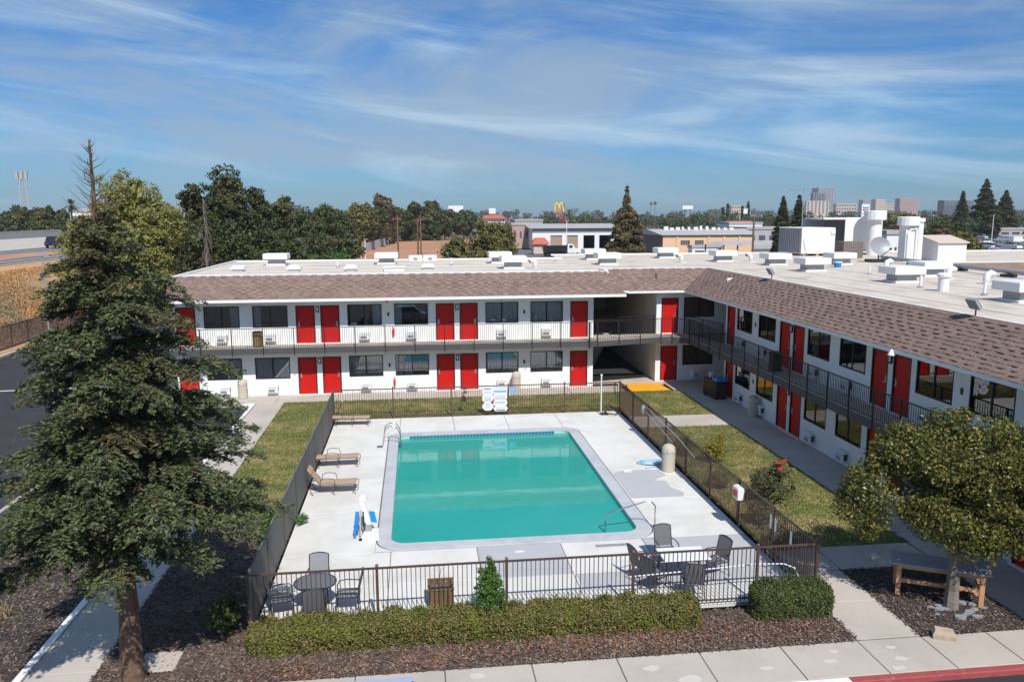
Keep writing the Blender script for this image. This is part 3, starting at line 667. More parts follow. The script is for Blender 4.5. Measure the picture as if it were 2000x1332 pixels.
# balcony
slab = MB(); slab.box(BX0, BX1, BY + .03, WY, F2 - .22, F2 - .002); slab.build('balcony_floor', 'conc', bw, True)
MB().box(BX0, BX1 + .01, BY, BY + .025, F2 - .34, F2 - .03).build('balcony_beam', 'beam', bw, True)
railing(bw, [(BX0, BY - .02), (BX1 - .5, BY - .02)], F2)
# ---- roofs: decks, parapet lips, soffits
SOF = EZ - .04
sf = MB(); sf.quad((BX0, 42.9, SOF), (11.5, 42.9, SOF), (11.5, WY + .02, SOF), (BX0, WY + .02, SOF)); sf.build('soffit', 'wall', bw, True)
MB().box(BX0 - .02, 11.5, 42.86, 42.95, EZ - .06, EZ + .09).build('fascia', 'trim', bw, True)
RT = 6.62
rf = MB(); rf.add([(BX0, 44.05, 6.5), (10.9, 44.05, 6.5), (10.9, 59.5, 6.5), (BX0, 59.5, 6.5)], [(0, 1, 2, 3)])
rfo = rf.build('roof', 'roof', bw, True)
lip = MB(); lip.box(BX0 - .02, 10.55, 43.98, 44.22, 6.5, RT + .03); lip.box(BX0 - .02, BX0 + .18, 44.22, 59.6, 6.5, RT); lip.box(BX0 + .18, 10.9, 59.4, 59.6, 6.5, RT - .02)
lip.build('parapet', 'roof_white', rfo, True)
MB().box(BX0 + .19, 10.85, 44.23, 46.9, 6.5, 6.513).build('coating_strip', 'roof_white', rfo, True)
for z_, x_ in ((6.507, 0),):
    for yy_, x0, x1 in ((48.6, -13, 10.4), (52, -13, 10.4), (55.2, -13, 10.4)):
        MB().box(x0, x1, yy_, yy_ + .05, 6.5, 6.512).build('membrane_seam', 'roof_white', rfo, True)

# ---- shingled mansard: courses of real tabs
def slope_frame(a, b, up_pt):
    a, b, u = Vector(a), Vector(b), Vector(up_pt); s = (b - a).normalized(); t = (u - a); t -= s * t.dot(s); ln = t.length; t.normalize(); nrm = s.cross(t)
    if nrm.z < 0: nrm = -nrm
    return a, s, t, nrm, (b - a).length, ln
def shingles(wing, a, b, up_pt, lo=lambda t: 0.0, hi=None, courses=12, single=0, near=None, tabw=(0.24, 0.42)):
    """lo/hi: where a course starts and ends along the eave for a height fraction t. The `single` tabs nearest `near` are pieces of their own."""
    A, s, t, nrm, Ls, Lt = slope_frame(a, b, up_pt); ex = Lt / courses
    base = MB(); tabs = []; hi = hi or (lambda q: Ls)
    base_o = None
    l0, h0, l1, h1 = lo(0), hi(0), lo(1), hi(1)
    base.quad(A + s * l0, A + s * h0, A + s * h1 + t * Lt, A + s * l1 + t * Lt)
    for c in range(courses):
        fr_ = (c + .5) / courses; x = lo(fr_); end = hi(fr_); x += random.uniform(-.3, 0)
        # the plain lower layer of the course
        y0 = c * ex - .02; y1 = (c + 1) * ex
        p = [A + s * lo(fr_) + t * y0 + nrm * .022, A + s * end + t * y0 + nrm * .022, A + s * end + t * y1 + nrm * .006, A + s * lo(fr_) + t * y1 + nrm * .006]
        base.quad(*p); base.quad(p[0], p[1], p[1] - nrm * .02, p[0] - nrm * .02)
        while x < end:
            w_ = random.uniform(*tabw); g0 = max(x, lo(fr_)); g1 = min(x + w_, end)
            if g1 - g0 > .08: tabs.append((g0, g1, y0 - .006, y1))
            x += w_ + random.uniform(.16, .34)
    base_o = base.build('mansard', 'shingle', wing, True)
    def tab(mb, g0, g1, y0, y1, o):
        q = [o + s * g0 + t * y0 + nrm * .046, o + s * g1 + t * y0 + nrm * .046, o + s * (g1 - .012) + t * y1 + nrm * .026, o + s * (g0 + .012) + t * y1 + nrm * .026]
        mb.add(q + [p - nrm * .03 for p in q], [(0, 1, 2, 3), (0, 4, 5, 1), (1, 5, 6, 2), (3, 7, 4, 0), (2, 6, 7, 3)])
    if near is not None: tabs.sort(key=lambda k: (A + s * k[0] + t * k[2] - Vector(near)).length)
    rest = MB()
    for i, (g0, g1, y0, y1) in enumerate(tabs):
        if i < single:
            c0 = A + s * g0 + t * y0; mb = MB(); tab(mb, 0, g1 - g0, 0, y1 - y0, Vector((0, 0, 0))); mb.build('shingle', 'shingle', base_o, True, loc=c0)
        else: tab(rest, g0, g1, y0, y1, A)
    tag(rest.build('shingle_courses', 'shingle', base_o, True), kind='stuff')
    return base_o
shingles(bw, (BX0 - .02, 42.9, EZ + .09), (11.5, 42.9, EZ + .09), (BX0 - .02, 44.0, RT), hi=lambda q: (11.5 - BX0 + .02) - .9 * q)
gb = MB(); gb.add([(11.5, 42.9, EZ), (10.6, 44.0, RT), (10.6, 46.0, RT), (11.5, 44.5, EZ)], [(0, 1, 2, 3)]); gb.build('mansard_return', 'shingle', bw, True)

# ---- right wing with the corner block
rw = thing('motel_wing', 'shaded motel wing with long dark balcony running beside the right lawn', 'motel', (RX, 30, 0))
RY0, RY1 = 6.0, 41.05
UR = [40.95, 33.37, 25.85, 18.3, 10.75]
rdl = []
for D in UR:
    if D + .66 < RY1 - .1: rdl.append((D + .66, 1))
    rdl.append((D - .66 if D < 40 else D - .66, -1))
rwl = [D - o for D in UR[:4] for o in (2.4, 5.02)]
holes = []
for z in (0, F2):
    for y, h in rdl: holes.append((y - DW / 2, y + DW / 2, z, z + DH))
    for y in rwl: holes.append((y - w2, y + w2, z + 1.0, z + 1.0 + WH))
wb = MB(); wall_holes(wb, lambda s, d, z: (RX + d, s, z), RY0, RY1, 0, EZ + .1, holes); wb.build('front_wall', 'wall', rw, True)
ew = MB(); ew.quad((RX, RY1, 0), (32.5, RY1, 0), (32.5, RY1, 6.4), (RX, RY1, 6.4)); ew.quad((RX, RY0, 0), (32.5, RY0, 0), (32.5, RY0, 6.4), (RX, RY0, 6.4)); ew.quad((32.5, RY0, 0), (32.5, 48, 0), (32.5, 48, 6.4), (32.5, RY0, 6.4)); ew.build('end_wall', 'wall', rw, True)
CR = [[2], [3], [], [4], [4], [2], [0], [1]]
for fl, z in enumerate((0, F2)):
    for y, h in rdl: door(rw, 'r', y, z, h)
    for i, y in enumerate(rwl): window(rw, 'r', y, z + 1.0, CR[(i + fl) % 8]); aircon(rw, 'r', y + .1, z + .2)
    for D in UR[1:]: wall_light(rw, 'r', D, z + 1.72)
    for y in (37.2, 22.1): plate(rw, 'r', y, z + 1.45)
# corner block facing the pool
CY_ = 45.07; chol = []
for z in (0, F2): chol += [(14.73 - DW / 2, 14.73 + DW / 2, z, z + DH), (16.5 - w2, 16.5 + w2, z + .94, z + .94 + WH)]
wc = MB(); wall_holes(wc, lambda s, d, z: (s, CY_ + d, z), 13.92, 32.4, 0, EZ + .1, chol); wc.build('corner_wall', 'wall', rw, True)
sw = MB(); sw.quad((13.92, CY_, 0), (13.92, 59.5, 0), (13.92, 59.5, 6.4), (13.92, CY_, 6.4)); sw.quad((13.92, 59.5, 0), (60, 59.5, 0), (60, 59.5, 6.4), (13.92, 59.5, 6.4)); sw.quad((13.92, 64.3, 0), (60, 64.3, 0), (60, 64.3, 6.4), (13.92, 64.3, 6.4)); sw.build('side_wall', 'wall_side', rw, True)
for z in (0, F2):
    door(rw, 'c', 14.73, z, 1); window(rw, 'c', 16.5, z + .94, [])
aircon(rw, 'c', 16.45, .2)
MB().box(14.0, 14.5, 44.4, 45.0, F2 - .55, F2 - .22).build('beam_end', 'trim', rw, True)
# bridge across the passage, balcony floors and beams
edge = [(9.95, BY), (13.9, 43.95), (14.55, 43.95), (BX, 43.3), (BX, RY0)]
fl_ = MB(); fl_.prism([(9.95, BY + .03), (13.9, 43.98), (14.6, 43.98), (14.6, CY_), (9.96, CY_)], F2 - .22, F2 - .004); fl_.prism([(14.6, 43.98), (BX + .03, 43.33), (BX + .03, 41.05), (32, 41.05), (32, CY_), (14.6, CY_)], F2 - .22, F2 - .006); fl_.box(BX + .03, RX, RY0, 41.05, F2 - .22, F2 - .002); fl_.build('balcony_floor', 'conc', rw, True)
bm = MB()
for a, b in zip(edge[:-1], edge[1:]):
    a, b = Vector((*a, 0)), Vector((*b, 0)); d = (b - a); ln = d.length; d.normalize(); q = Vector((-d.y, d.x, 0)); bm.obox((a + b) / 2 + Vector((0, 0, F2 - .19)), d * (ln / 2), q * .012, (0, 0, .155))
bm.build('balcony_beam', 'beam', rw, True)
railing(rw, [(BX1 - .45, BY - .02)] + [(x - .02, y - .02) for x, y in edge[:-1]] + [(BX - .02, 14.0)], F2)
railing(rw, [(11.6, 44.95), (13.85, 45.35)], F2); railing(rw, [(15.6, 45.0), (16.45, 41.2)], F2)
# passage: stair, far opening, side wall
st = MB()
for i in range(15): st.box(10.1, 11.4, 46.3 + i * .28, 46.3 + i * .28 + .3, F2 - .19 * (i + 1), F2 - .19 * (i + 1) + .06)
st.build('stair', 'conc', rw, True)
stt = MB().tube([(11.45, 46.0, F2 + .95), (11.45, 50.4, .95)], .02); stt.tube([(11.45, 46.0, F2), (11.45, 50.4, .0)], .03)
for i in range(18): stt.tube([(11.45, 46.2 + i * .235, F2 - .16 - i * .155), (11.45, 46.2 + i * .235, F2 + .8 - i * .155)], .01, 4)
stt.build('stair_railing', 'iron', rw, True)
MB().box(9.96, 13.9, 45.2, 59.4, F2 - .2, F2).build('passage_ceiling', 'wall_side', rw, True) if False else None
MB().box(9.97, 13.9, 52.0, 59.4, F2 - .2, F2).build('upper_landing', 'conc', rw, True)
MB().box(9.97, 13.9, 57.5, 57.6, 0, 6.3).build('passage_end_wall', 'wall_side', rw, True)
# roof over it all
rf = MB(); rf.quad((10.9, 46.05, 6.5), (32.6, 46.05, 6.5), (32.6, 64.5, 6.5), (10.9, 64.5, 6.5)); rf.quad((32.6, 48.0, 6.5), (60, 48.0, 6.5), (60, 64.5, 6.5), (32.6, 64.5, 6.5)); rf.quad((17.3, RY0, 6.5), (32.6, RY0, 6.5), (32.6, 46.05, 6.5), (17.3, 46.05, 6.5)); rfr = rf.build('roof', 'roof', rw, True)
lip = MB(); lip.add([(10.55, 43.98, 6.5), (10.75, 44.0, 6.5), (11.15, 46.0, 6.5), (10.9, 46.2, 6.5), (10.55, 43.98, RT + .03), (10.75, 44.0, RT + .03), (11.15, 46.0, RT + .03), (10.9, 46.2, RT + .03)], [(4, 5, 6, 7), (0, 1, 5, 4), (1, 2, 6, 5), (2, 3, 7, 6), (3, 0, 4, 7)])
lip.box(11.1, 17.3, 45.96, 46.18, 6.5, RT + .03); lip.box(17.24, 17.4, RY0, 46.1, 6.5, RT + .02); lip.box(10.9, 60, 64.4, 64.6, 6.5, RT - .02); lip.box(33.0, 60, 47.9, 48.2, 6.5, 6.66)
lip.build('parapet', 'roof_white', rfr, True)
MB().box(11.2, 17.2, 46.2, 48.3, 6.5, 6.513).build('coating_strip', 'roof_white', rfr, True)
MB().box(17.4, 17.62, RY0, 46, 6.5, 6.545).build('lip_shadow_strip', 'galv', rfr, True)  # grey strip painted as the shadow along the parapet's inner side
for i, x in enumerate((19.4, 21.6, 24.6, 28.0, 30.2)): MB().box(x, x + .05, RY0, 46, 6.5, 6.511).build('membrane_seam', 'conc', rfr, True)
sf = MB(); sf.quad((BX + .05, RY0, SOF), (RX + .02, RY0, SOF), (RX + .02, 44.5, SOF), (BX + .05, 44.5, SOF)); sf.quad((11.5, 44.5, SOF), (32, 44.5, SOF), (32, CY_ + .05, SOF), (11.5, CY_ + .05, SOF)); sf.quad((9.97, 45.1, SOF), (13.9, 45.1, SOF), (13.9, 59.5, SOF), (9.97, 59.5, SOF)); sf.quad((RX, 41.0, SOF - .004), (32, 41.0, SOF - .004), (32, 44.5, SOF - .004), (RX, 44.5, SOF - .004)); sf.build('soffit', 'wall', rw, True)
fa = MB(); fa.box(12.0, BX + .06, 44.42, 44.5, EZ - .04, EZ + .09); fa.box(11.5, 12.0, 44.2, 44.28, EZ + .02, EZ + .13); fa.box(BX, BX + .08, RY0, 44.42, EZ - .04, EZ + .09); fa.build('fascia', 'trim', rw, True)
shingles(rw, (11.0, 44.45, EZ + .09), (17.3, 44.45, EZ + .09), (11.0, 46.0, RT), lo=lambda q: .5 - .4 * q, hi=lambda q: 4.4 + 1.9 * q)
shingles(rw, (BX + .03, RY0, EZ + .09), (BX + .03, 46.0, EZ + .09), (17.27, RY0, RT), hi=lambda q: 38.45 + 1.55 * q, single=300, near=(15.4, 19.5, 5.4))
# a second mansard beyond, facing the far yard
fwl = MB(); fwl.quad((32.5, 46.3, 0), (60, 46.3, 0), (60, 46.3, 5.6), (32.5, 46.3, 5.6)); fwl.build('far_wall', 'wall', rw, True)
mz = MB(); mz.quad((32.6, 45.2, 5.2), (60, 45.2, 5.2), (60, 47.9, 6.6), (32.6, 47.9, 6.6)); mz.build('far_mansard', 'shingle', rw, True)

# ================================================================== ON THE ROOF
RZ = 6.505
def hood(x, y, label, s=1.0):
    t = thing('roof_hood', label, 'roof vent', (x, y, RZ), 0, 'white box hoods on the motel roof')
    MB().bevbox(-.62 * s, .62 * s, -.55 * s, .55 * s, 0, .1, .02).build('curb', 'roof_white', t)
    MB().box(-.5 * s, .5 * s, -.45 * s, .45 * s, .1, .42).build('throat', 'galv', t)
    MB().bevbox(-.78 * s, .78 * s, -.72 * s, .72 * s, .42, .78, .03).build('cap', 'metal_white', t)
HL = 'white box hood with wide cap on the back wing roof'
for x, y in ((-9.3, 55.2), (-2.0, 55.1), (5.7, 54.8)): hood(x, y, HL)
hood(5.95, 49.2, 'white box hood on the back wing roof, close to the front parapet')
HM = 'white box hood on the roof above the passage corner'
for x, y in ((13.0, 58), (12.6, 52), (18.8, 59), (21.3, 53.8)): hood(x, y, HM)
HR = 'white box hood with wide cap on the shaded wing roof'
for x, y, w_ in ((23.1, 49.4, 'in front of the louvred air handler'), (22.7, 43.75, 'on the parapet side of the blue bucket'), (27.4, 49.2, 'right behind the blue bucket'), (23.2, 35.9, 'beside a thin plumbing pipe and the fat standpipe'), (26.9, 39.2, 'behind the fat standpipe, before the lean-to hut'), (22.6, 27.3, 'near the flood light above the leafy tree')): hood(x, y, 'white box hood ' + w_)
hood(38.0, 55.5, 'white box hood beside the lean-to hut on the roof')
def goose(x, y, label, rz=0):
    t = thing('gooseneck_vent', label, 'roof vent', (x, y, RZ), rz, 'white gooseneck vents on the motel roof')
    pts = [(0, 0, 0), (0, 0, .3), (.05, 0, .45), (.2, 0, .52), (.36, 0, .44)]
    MB().tube(pts, .15, 10).build('neck', 'metal_white', t, smooth=True)
    MB().tube([(.355, 0, .443), (.37, 0, .43)], .12, 10).build('mouth', 'black', t)
    MB().box(-.22, .22, -.22, .22, 0, .03).build('flashing', 'roof_white', t)
for x, y in ((7.26, 48.7), (18.1, 53.2), (23.2, 53.5)): goose(x, y, 'short white gooseneck vent behind the front parapets', R(200))
for x, y in ((27.55, 44.2), (26.7, 37.4), (26.5, 34.4)): goose(x, y, 'white gooseneck vent with dark mouth on the shaded wing roof')
for x, y in ((-10.6, 49.5), (-7.25, 48.9), (-3.9, 48.8), (0.7, 49.3)):
    t = thing('dome_vent', 'low white turtle vent on the back wing roof', 'roof vent', (x, y, RZ), 0, 'turtle vents on the back wing roof')
    MB().box(-.28, .28, -.28, .28, 0, .14).build('base', 'roof_white', t)
    MB().loft([[(-.4, -.4, .14), (.4, -.4, .14), (.4, .4, .14), (-.4, .4, .14)], [(-.4, -.4, .24), (.4, -.4, .24), (.4, .4, .24), (-.4, .4, .24)], [(-.2, -.2, .36), (.2, -.2, .36), (.2, .2, .36), (-.2, .2, .36)]]).build('cap', 'metal_white', t)
t = thing('roof_hatch', 'flat white roof hatch near the front parapet of the back wing', 'roof hatch', (-1.3, 48.4, RZ)); MB().bevbox(-.6, .6, -.5, .5, 0, .2, .03).build('curb', 'roof_white', t); MB().bevbox(-.65, .65, -.56, .56, .2, .27, .03).build('lid', 'metal_white', t)
for x in (-.05, 1.0):
    t = thing('vent_box', 'white vent box with dark louvre on the back edge of the roof', 'roof vent', (x, 58.6, RZ), 0, 'white vent boxes on the back roof edge')
    MB().bevbox(-.48, .48, -.4, .4, 0, .4, .03).build('case', 'metal_white', t); MB().box(-.14, .14, -.425, -.405, .08, .26).build('louvre', 'galv', t)
def standpipe(x, y, h, r, label, cap=True):
    t = thing('vent_pipe', label, 'vent pipe', (x, y, RZ), 0, 'white standpipes on the roof')
    MB().lathe([(r, 0), (r, h)], 14).build('pipe', 'metal_white', t, smooth=False)
    if cap: MB().lathe([(r * 1.3, h), (r * 1.35, h + .1), (r * .9, h + .16)], 14).build('cap', 'metal_white', t)
    else: MB().lathe([(r * 2.2, 0), (r * 2.2, .05), (r * 1.1, .08)], 12).build('flashing', 'galv', t)
standpipe(22.3, 31.5, .62, .22, 'fat white standpipe with a cap on the shaded wing roof')
for x, y in ((22.4, 33.2), (22.85, 29.7)): standpipe(x, y, .55, .06, 'thin white plumbing pipe on the shaded wing roof', False)
for x, y in ((9.9, 56.5), (-5.0, 52), (2.3, 53.0), (24.6, 41)): standpipe(x, y, .5, .05, 'thin white plumbing pipe far back on the flat roof', False)
# flood lights on the parapet of the right wing
def flood(x, y, label):
    t = thing('flood_light', label, 'flood light', (x, y, 6.64), 0, 'flood lights on the parapet')
    MB().tube([(0, 0, 0), (0, 0, .22)], .025).build('bracket', 'char', t)
    MB().obox((-.1, 0, .36), Vector((0, .24, 0)), Vector((-.10, 0, .15)), Vector((.035, 0, .022))).build('housing', 'galv', t)
    h = MB()
    for i in range(6): h.obox((-.06, -.2 + i * .08, .385), Vector((0, .012, 0)), Vector((-.09, 0, .13)), Vector((.02, 0, .015)))
    h.build('cooling_fin', 'char', t)
flood(17.3, 37.3, 'grey flood light on the parapet beside the lone far white hood'); flood(17.3, 22.8, 'grey flood light on the parapet above the leafy tree')
t = thing('eave_lamp', 'round white lamp under the eave of the shaded wing', 'lamp', (15.3, 23.9, EZ - .02)); MB().lathe([(.02, .1), (.06, .06), (.13, -.08), (.12, -.1)], 14).build('shade', 'white_plastic', t); MB().tube([(.02, 0, .06), (.08, 0, .12)], .02).build('bracket', 'metal_white', t)
# big plant at the back
t = thing('roof_unit', 'big white air handler with dark open louvre side and antenna mast in front', 'air handler', (31.5, 61.5, RZ))
MB().bevbox(-1.6, 1.15, -2.0, 2.0, .18, 2.2, .04).build('case', 'metal_white', t)
lv = MB()
for i in range(12): lv.box(-1.66, -1.605, -1.85 + i * .31, -1.62 + i * .31, .3, 2.05)
lv.build('louvre', 'galv', t)
fb = MB(); fb.box(-1.64, -1.603, -1.9, 1.9, .28, 2.08); fb.build('louvre_backing', 'beam', t)
MB().box(.8, 1.12, -2.08, -2.0, 1.7, 2.0).build('junction_box', 'metal_white', t)
sk = MB()
for x in (-1.3, -.2, .9): sk.box(x - .1, x + .1, -1.95, 1.95, 0, .18)
sk.build('skid', 'wood', t)
t = thing('roof_unit', 'taller white air handler with black open side behind the satellite dish', 'air handler', (35.1, 63.2, RZ))
bx = MB(); bx.bevbox(-.6, 2.6, -1.8, 1.8, .2, 2.95, .05); bx.box(-2.4, -.6, -1.75, 1.75, 2.8, 2.92); bx.box(-2.4, -.6, 1.7, 1.8, .2, 2.8); bx.build('case', 'metal_white', t)
MB().box(-2.38, -.61, -1.72, -1.69, .25, 2.8).build('opening_shade', 'black', t)  # flat black sheet painted as the shaded inside of the open hood
t = thing('duct_stack', 'round white exhaust stack with wide drum cap beside the tall air handler', 'duct', (36.3, 60.2, RZ)); MB().lathe([(.5, 0), (.5, 2.9)], 18).build('pipe', 'metal_white', t); MB().lathe([(.82, 2.75), (.85, 2.8), (.85, 3.45), (.8, 3.5)], 18).build('drum', 'metal_white', t)
t = thing('duct_stack', 'pair of white exhaust ducts with drum cap next to the lean-to hut', 'duct', (33.9, 51.6, RZ))
MB().bevbox(-.65, .1, -.3, .5, 0, 2.55, .04).build('duct', 'metal_white', t); MB().tube([(.45, -.1, 0), (.45, -.1, 2.75)], .26, 14).build('pipe', 'metal_white', t)
MB().lathe([(.72, 2.45), (.72, 3.0), (.66, 3.05)], 18, (-.25, .1, 0)).build('drum', 'metal_white', t); MB().lathe([(.34, 2.7), (.34, 2.95)], 14, (.45, -.1, 0)).build('collar', 'metal_white', t)
MB().tube([(-.5, -.35, 0), (-.5, -.35, 1.9), (-.35, -.35, 2.2), (0, -.35, 2.25), (.1, -.35, 2.1), (.1, -.35, 0)], .09, 8).build('bypass_pipe', 'roof_white', t)
t = thing('roof_hut', 'white lean-to hut with a tan sloping roof on the far roof', 'hut', (36.6, 51.9, RZ))
MB().loft([[(-1.1, -.9, 0), (1.0, -.9, 0), (1.0, 1.0, 0), (-1.1, 1.0, 0)], [(-1.1, -.9, 1.25), (1.0, -.9, 1.25), (1.0, 1.0, 1.65), (-1.1, 1.0, 1.65)]]).build('wall', 'metal_white', t)
MB().obox((-.05, .05, 1.5), Vector((1.18, 0, 0)), Vector((0, 1.08, .225)), Vector((0, 0, .035))).build('lean_roof', 'far_beige', t)
t = thing('roof_unit', 'small condenser with dark wire mesh sides between two air handlers', 'air conditioner', (31.75, 55.8, RZ)); t.scale = (.8, 1, 1)
MB().bevbox(-.95, .95, -.6, .6, .05, 1.25, .03).build('case', 'brown_wall', t)
cg = MB()
for i in range(10): cg.box(-.9 + i * .19, -.88 + i * .19, -.615, -.602, .1, 1.2)
for i in range(6): cg.box(-.92, .92, -.617, -.603, .15 + i * .19, .17 + i * .19)
cg.build('guard', 'silver', t)
t = thing('satellite_dish', 'grey satellite dish on a dark frame in front of the air handlers', 'satellite dish', (31.3, 51.2, RZ))
ds = MB(); rings = []
for k in range(6):
    r = .72 * k / 5 + .001; rings.append([(r * 1.12 * math.cos(a), -.2 * (1 - (r / .72) ** 2) * -1 - .15, r * .9 * math.sin(a)) for a in [2 * math.pi * i / 24 for i in range(24)]])
ds.loft(rings, cap=False); ds.build('dish', 'galv', t, loc=(0, 0, 1.05), rot=(R(-18), 0, R(8)), smooth=True)
MB().tube([(0, -.1, .35), (.25, -.95, .9)], .025).build('feed_arm', 'char', t)
MB().box(.2, .32, -1.0, -.9, .86, 1.0).build('receiver', 'char', t)
MB().box(-.7, .7, -.4, .5, .02, .2).build('ballast_frame', 'char', t); MB().tube([(0, 0, .1), (0, 0, .95)], .05).build('mast', 'galv', t)
t = thing('antenna_mast', 'thin tall television antenna mast on the roof', 'antenna', (29.9, 59.6, RZ)); MB().tube([(0, 0, 0), (0, 0, 5.3)], .035).build('pole', 'galv', t)
br = MB(); br.tube([(0, 0, 1.8), (.45, -.3, 0)], .02); br.tube([(0, 0, 1.8), (-.1, .5, 0)], .02); br.build('brace', 'galv', t)
an = MB(); an.tube([(-1.1, 0, 5.1), (1.0, 0, 5.25)], .02)
for i in range(7): an.tube([(-1 + i * .33, -.5, 5.11 + i * .02), (-1 + i * .33, .5, 5.11 + i * .02)], .012, 4)
an.build('aerial', 'galv', t)
t = thing('bucket', 'blue and white plastic bucket left beside a roof hood', 'bucket', (25.95, 46.8, RZ)); MB().lathe([(.2, 0), (.26, .4), (.24, .4), (.19, .03)], 14).build('pail', 'blue_plastic', t); MB().lathe([(.262, .28), (.268, .36)], 14).build('label_band', 'white_plastic', t)
t = thing('roof_pipe', 'long grey conduit on dark blocks along the roof edge', 'conduit', (31.6, 44, RZ)); MB().tube([(32.3, 52.4, 6.78), (31.2, 44, 6.78), (30.4, 36.8, 6.78), (29.2, 26, 6.78)], .11, 8).build('pipe', 'galv', t, True)
for x, y in ((31.75, 48.0), (31.05, 42.5), (30.5, 38)): MB().box(x - .3, x + .3, y - .25, y + .25, 6.5, 6.66).build('block', 'black', t, True)

# ================================================================== BY THE POOL
def lounger(x, y, ang, label, rz=0):
    t = thing('sun_lounger', label, 'lounger', (x, y, 0), rz, 'sun loungers on the deck')       # foot at +x
    z = .36; W = .31
    MB().obox((.42, 0, z), Vector((.63, 0, 0)), Vector((0, W - .03, 0)), Vector((0, 0, .008))).build('seat_sling', 'tan_sling', t)
    a = R(ang); bx, bz = -math.cos(a), math.sin(a); c = Vector((-.21, 0, z))
    MB().obox(c + Vector((bx, 0, bz)) * .36, Vector((bx, 0, bz)) * .36, Vector((0, W - .03, 0)), Vector((-bz, 0, bx)) * .008).build('back_sling', 'tan_sling', t)
    MB().obox(c + Vector((bx, 0, bz)) * .62 + Vector((bz, 0, -bx)) * .03, Vector((bx, 0, bz)) * .1, Vector((0, W - .06, 0)), Vector((-bz, 0, bx)) * .03).build('head_pad', 'tan_sling', t)
    for s in (-1, 1):
        MB().tube([(-.95 if ang < 20 else -.55, s * W, z - .02), (1.0, s * W, z), (1.1, s * W, z - .05)], .016).build('side_rail', 'tube_brown', t)
        MB().tube([c + Vector((0, s * W, 0)), c + Vector((bx * .74, s * W, bz * .74))], .016).build('back_rail', 'tube_brown', t)
        for lx in (-.5, .25, .98): MB().tube([(lx, s * W, z), (lx - .06, s * (W + .02), .16), (lx + .05, s * (W + .03), 0)], .014).build('leg', 'tube_brown', t)
        MB().tube([(-.2, s * (W + .02), z), (-.18, s * (W + .03), z + .2), (.0, s * (W + .03), z + .25), (.28, s * (W + .03), z + .22), (.33, s * (W + .02), z)], .014).build('armrest', 'tube_brown', t)
    MB().tube([(1.1, -W, z - .05), (1.12, 0, z - .06), (1.1, W, z - .05)], .014).build('foot_bar', 'tube_brown', t)
    return t
lounger(-3.35, 28.0, 52, 'tan sling sun lounger with its back raised against the grey fence', R(0))
lounger(-3.5, 31.1, 3, 'tan sling sun lounger lying flat, beside the one with raised back', R(2))
lounger(-3.4, 37.35, 3, 'tan sling sun lounger lying flat in the far corner of the deck', R(-3))

def patio_chair(x, y, rz, label, sling='dark_sling', group='patio chairs'):
    t = thing('patio_chair', label, 'chair', (x, y, 0), rz, group)              # faces +y
    MB().obox((0, 0, .42), Vector((.24, 0, 0)), Vector((0, .24, .015)), Vector((0, 0, .008))).build('seat_sling', sling, t)
    bk = MB(); ring0, ring1 = [], []
    for i in range(9):
        u = -1 + i / 4; top = .98 + .045 * (1 - u * u)
        ring0.append((u * .24, -.25, .44)); ring1.append((u * .235, -.25 - (top - .44) * .26, top))
    k = len(bk.v); bk.v += ring0 + ring1 + [(x_, y_ - .012, z_) for x_, y_, z_ in ring0 + ring1]
    bk.f += [(i, i + 1, i + 10, i + 9) for i in range(8)] + [(i + 18, i + 27, i + 28, i + 19) for i in range(8)]
    bk.build('back_sling', sling, t)
    top = [(-.25, -.25, .42)] + [(u * .25, -.25 - (.99 + .045 * (1 - u * u) - .44) * .26, .99 + .045 * (1 - u * u)) for u in (-1, -.6, 0, .6, 1)] + [(.25, -.25, .42)]
    MB().tube(top, .014).build('back_frame', 'char', t)
    for s in (-1, 1):
        MB().tube([(s * .25, -.26, .42), (s * .25, .24, .44), (s * .26, .27, .40), (s * .27, .28, 0)], .014).build('leg', 'char', t)
        MB().tube([(s * .25, -.24, .43), (s * .27, -.3, 0)], .014).build('leg', 'char', t)
        MB().tube([(s * .26, -.31, .64), (s * .29, .0, .66), (s * .29, .2, .64), (s * .28, .27, .52), (s * .26, .26, .42)], .015).build('armrest', 'char', t)
    MB().tube([(-.26, -.27, .18), (.26, -.27, .18)], .01).build('stretcher', 'char', t)
    return t
GL = 'chairs round the dark oval table'
patio_chair(-2.72, 19.95, R(180), 'light grey sling chair behind the dark oval table, back to the pool', 'grey_sling', GL)
patio_chair(-3.5, 19.1, R(-80), 'sling chair at the dark oval table, on the grey fence side', 'dark_sling', GL)
patio_chair(-1.9, 19.15, R(92), 'sling chair at the dark oval table, on the side away from the grey fence', 'grey_sling', GL)
patio_chair(-2.65, 18.6, R(5), 'sling chair at the dark oval table, next to the picket fence', 'dark_sling', GL)
t = thing('patio_table', 'dark oval mesh top patio table with four sling chairs', 'table', (-2.7, 19.28, 0))
ov = [(.52 * math.cos(2 * math.pi * i / 24), .5 * math.sin(2 * math.pi * i / 24)) for i in range(24)]
MB().prism(ov, .70, .712).build('table_top', 'dark_sling', t); MB().tube([(x, y, .706) for x, y in ov + ov[:1]], .018).build('rim', 'char', t)
for i in range(4):
    a = R(45 + 90 * i); MB().tube([(.4 * math.cos(a), .38 * math.sin(a), .7), (.12 * math.cos(a), .12 * math.sin(a), .36), (.42 * math.cos(a), .4 * math.sin(a), 0)], .016).build('leg', 'char', t)
GRP = 'chairs round the white table'
patio_chair(6.85, 20.7, R(182), 'grey sling chair behind the white table, back to the pool handrail', 'dark_sling', GRP)
patio_chair(7.95, 19.85, R(112), 'grey sling chair at the lawn side end of the white table', 'dark_sling', GRP)
patio_chair(5.95, 19.85, R(-75), 'grey sling chair at the white table with its back to the empty deck', 'dark_sling', GRP)
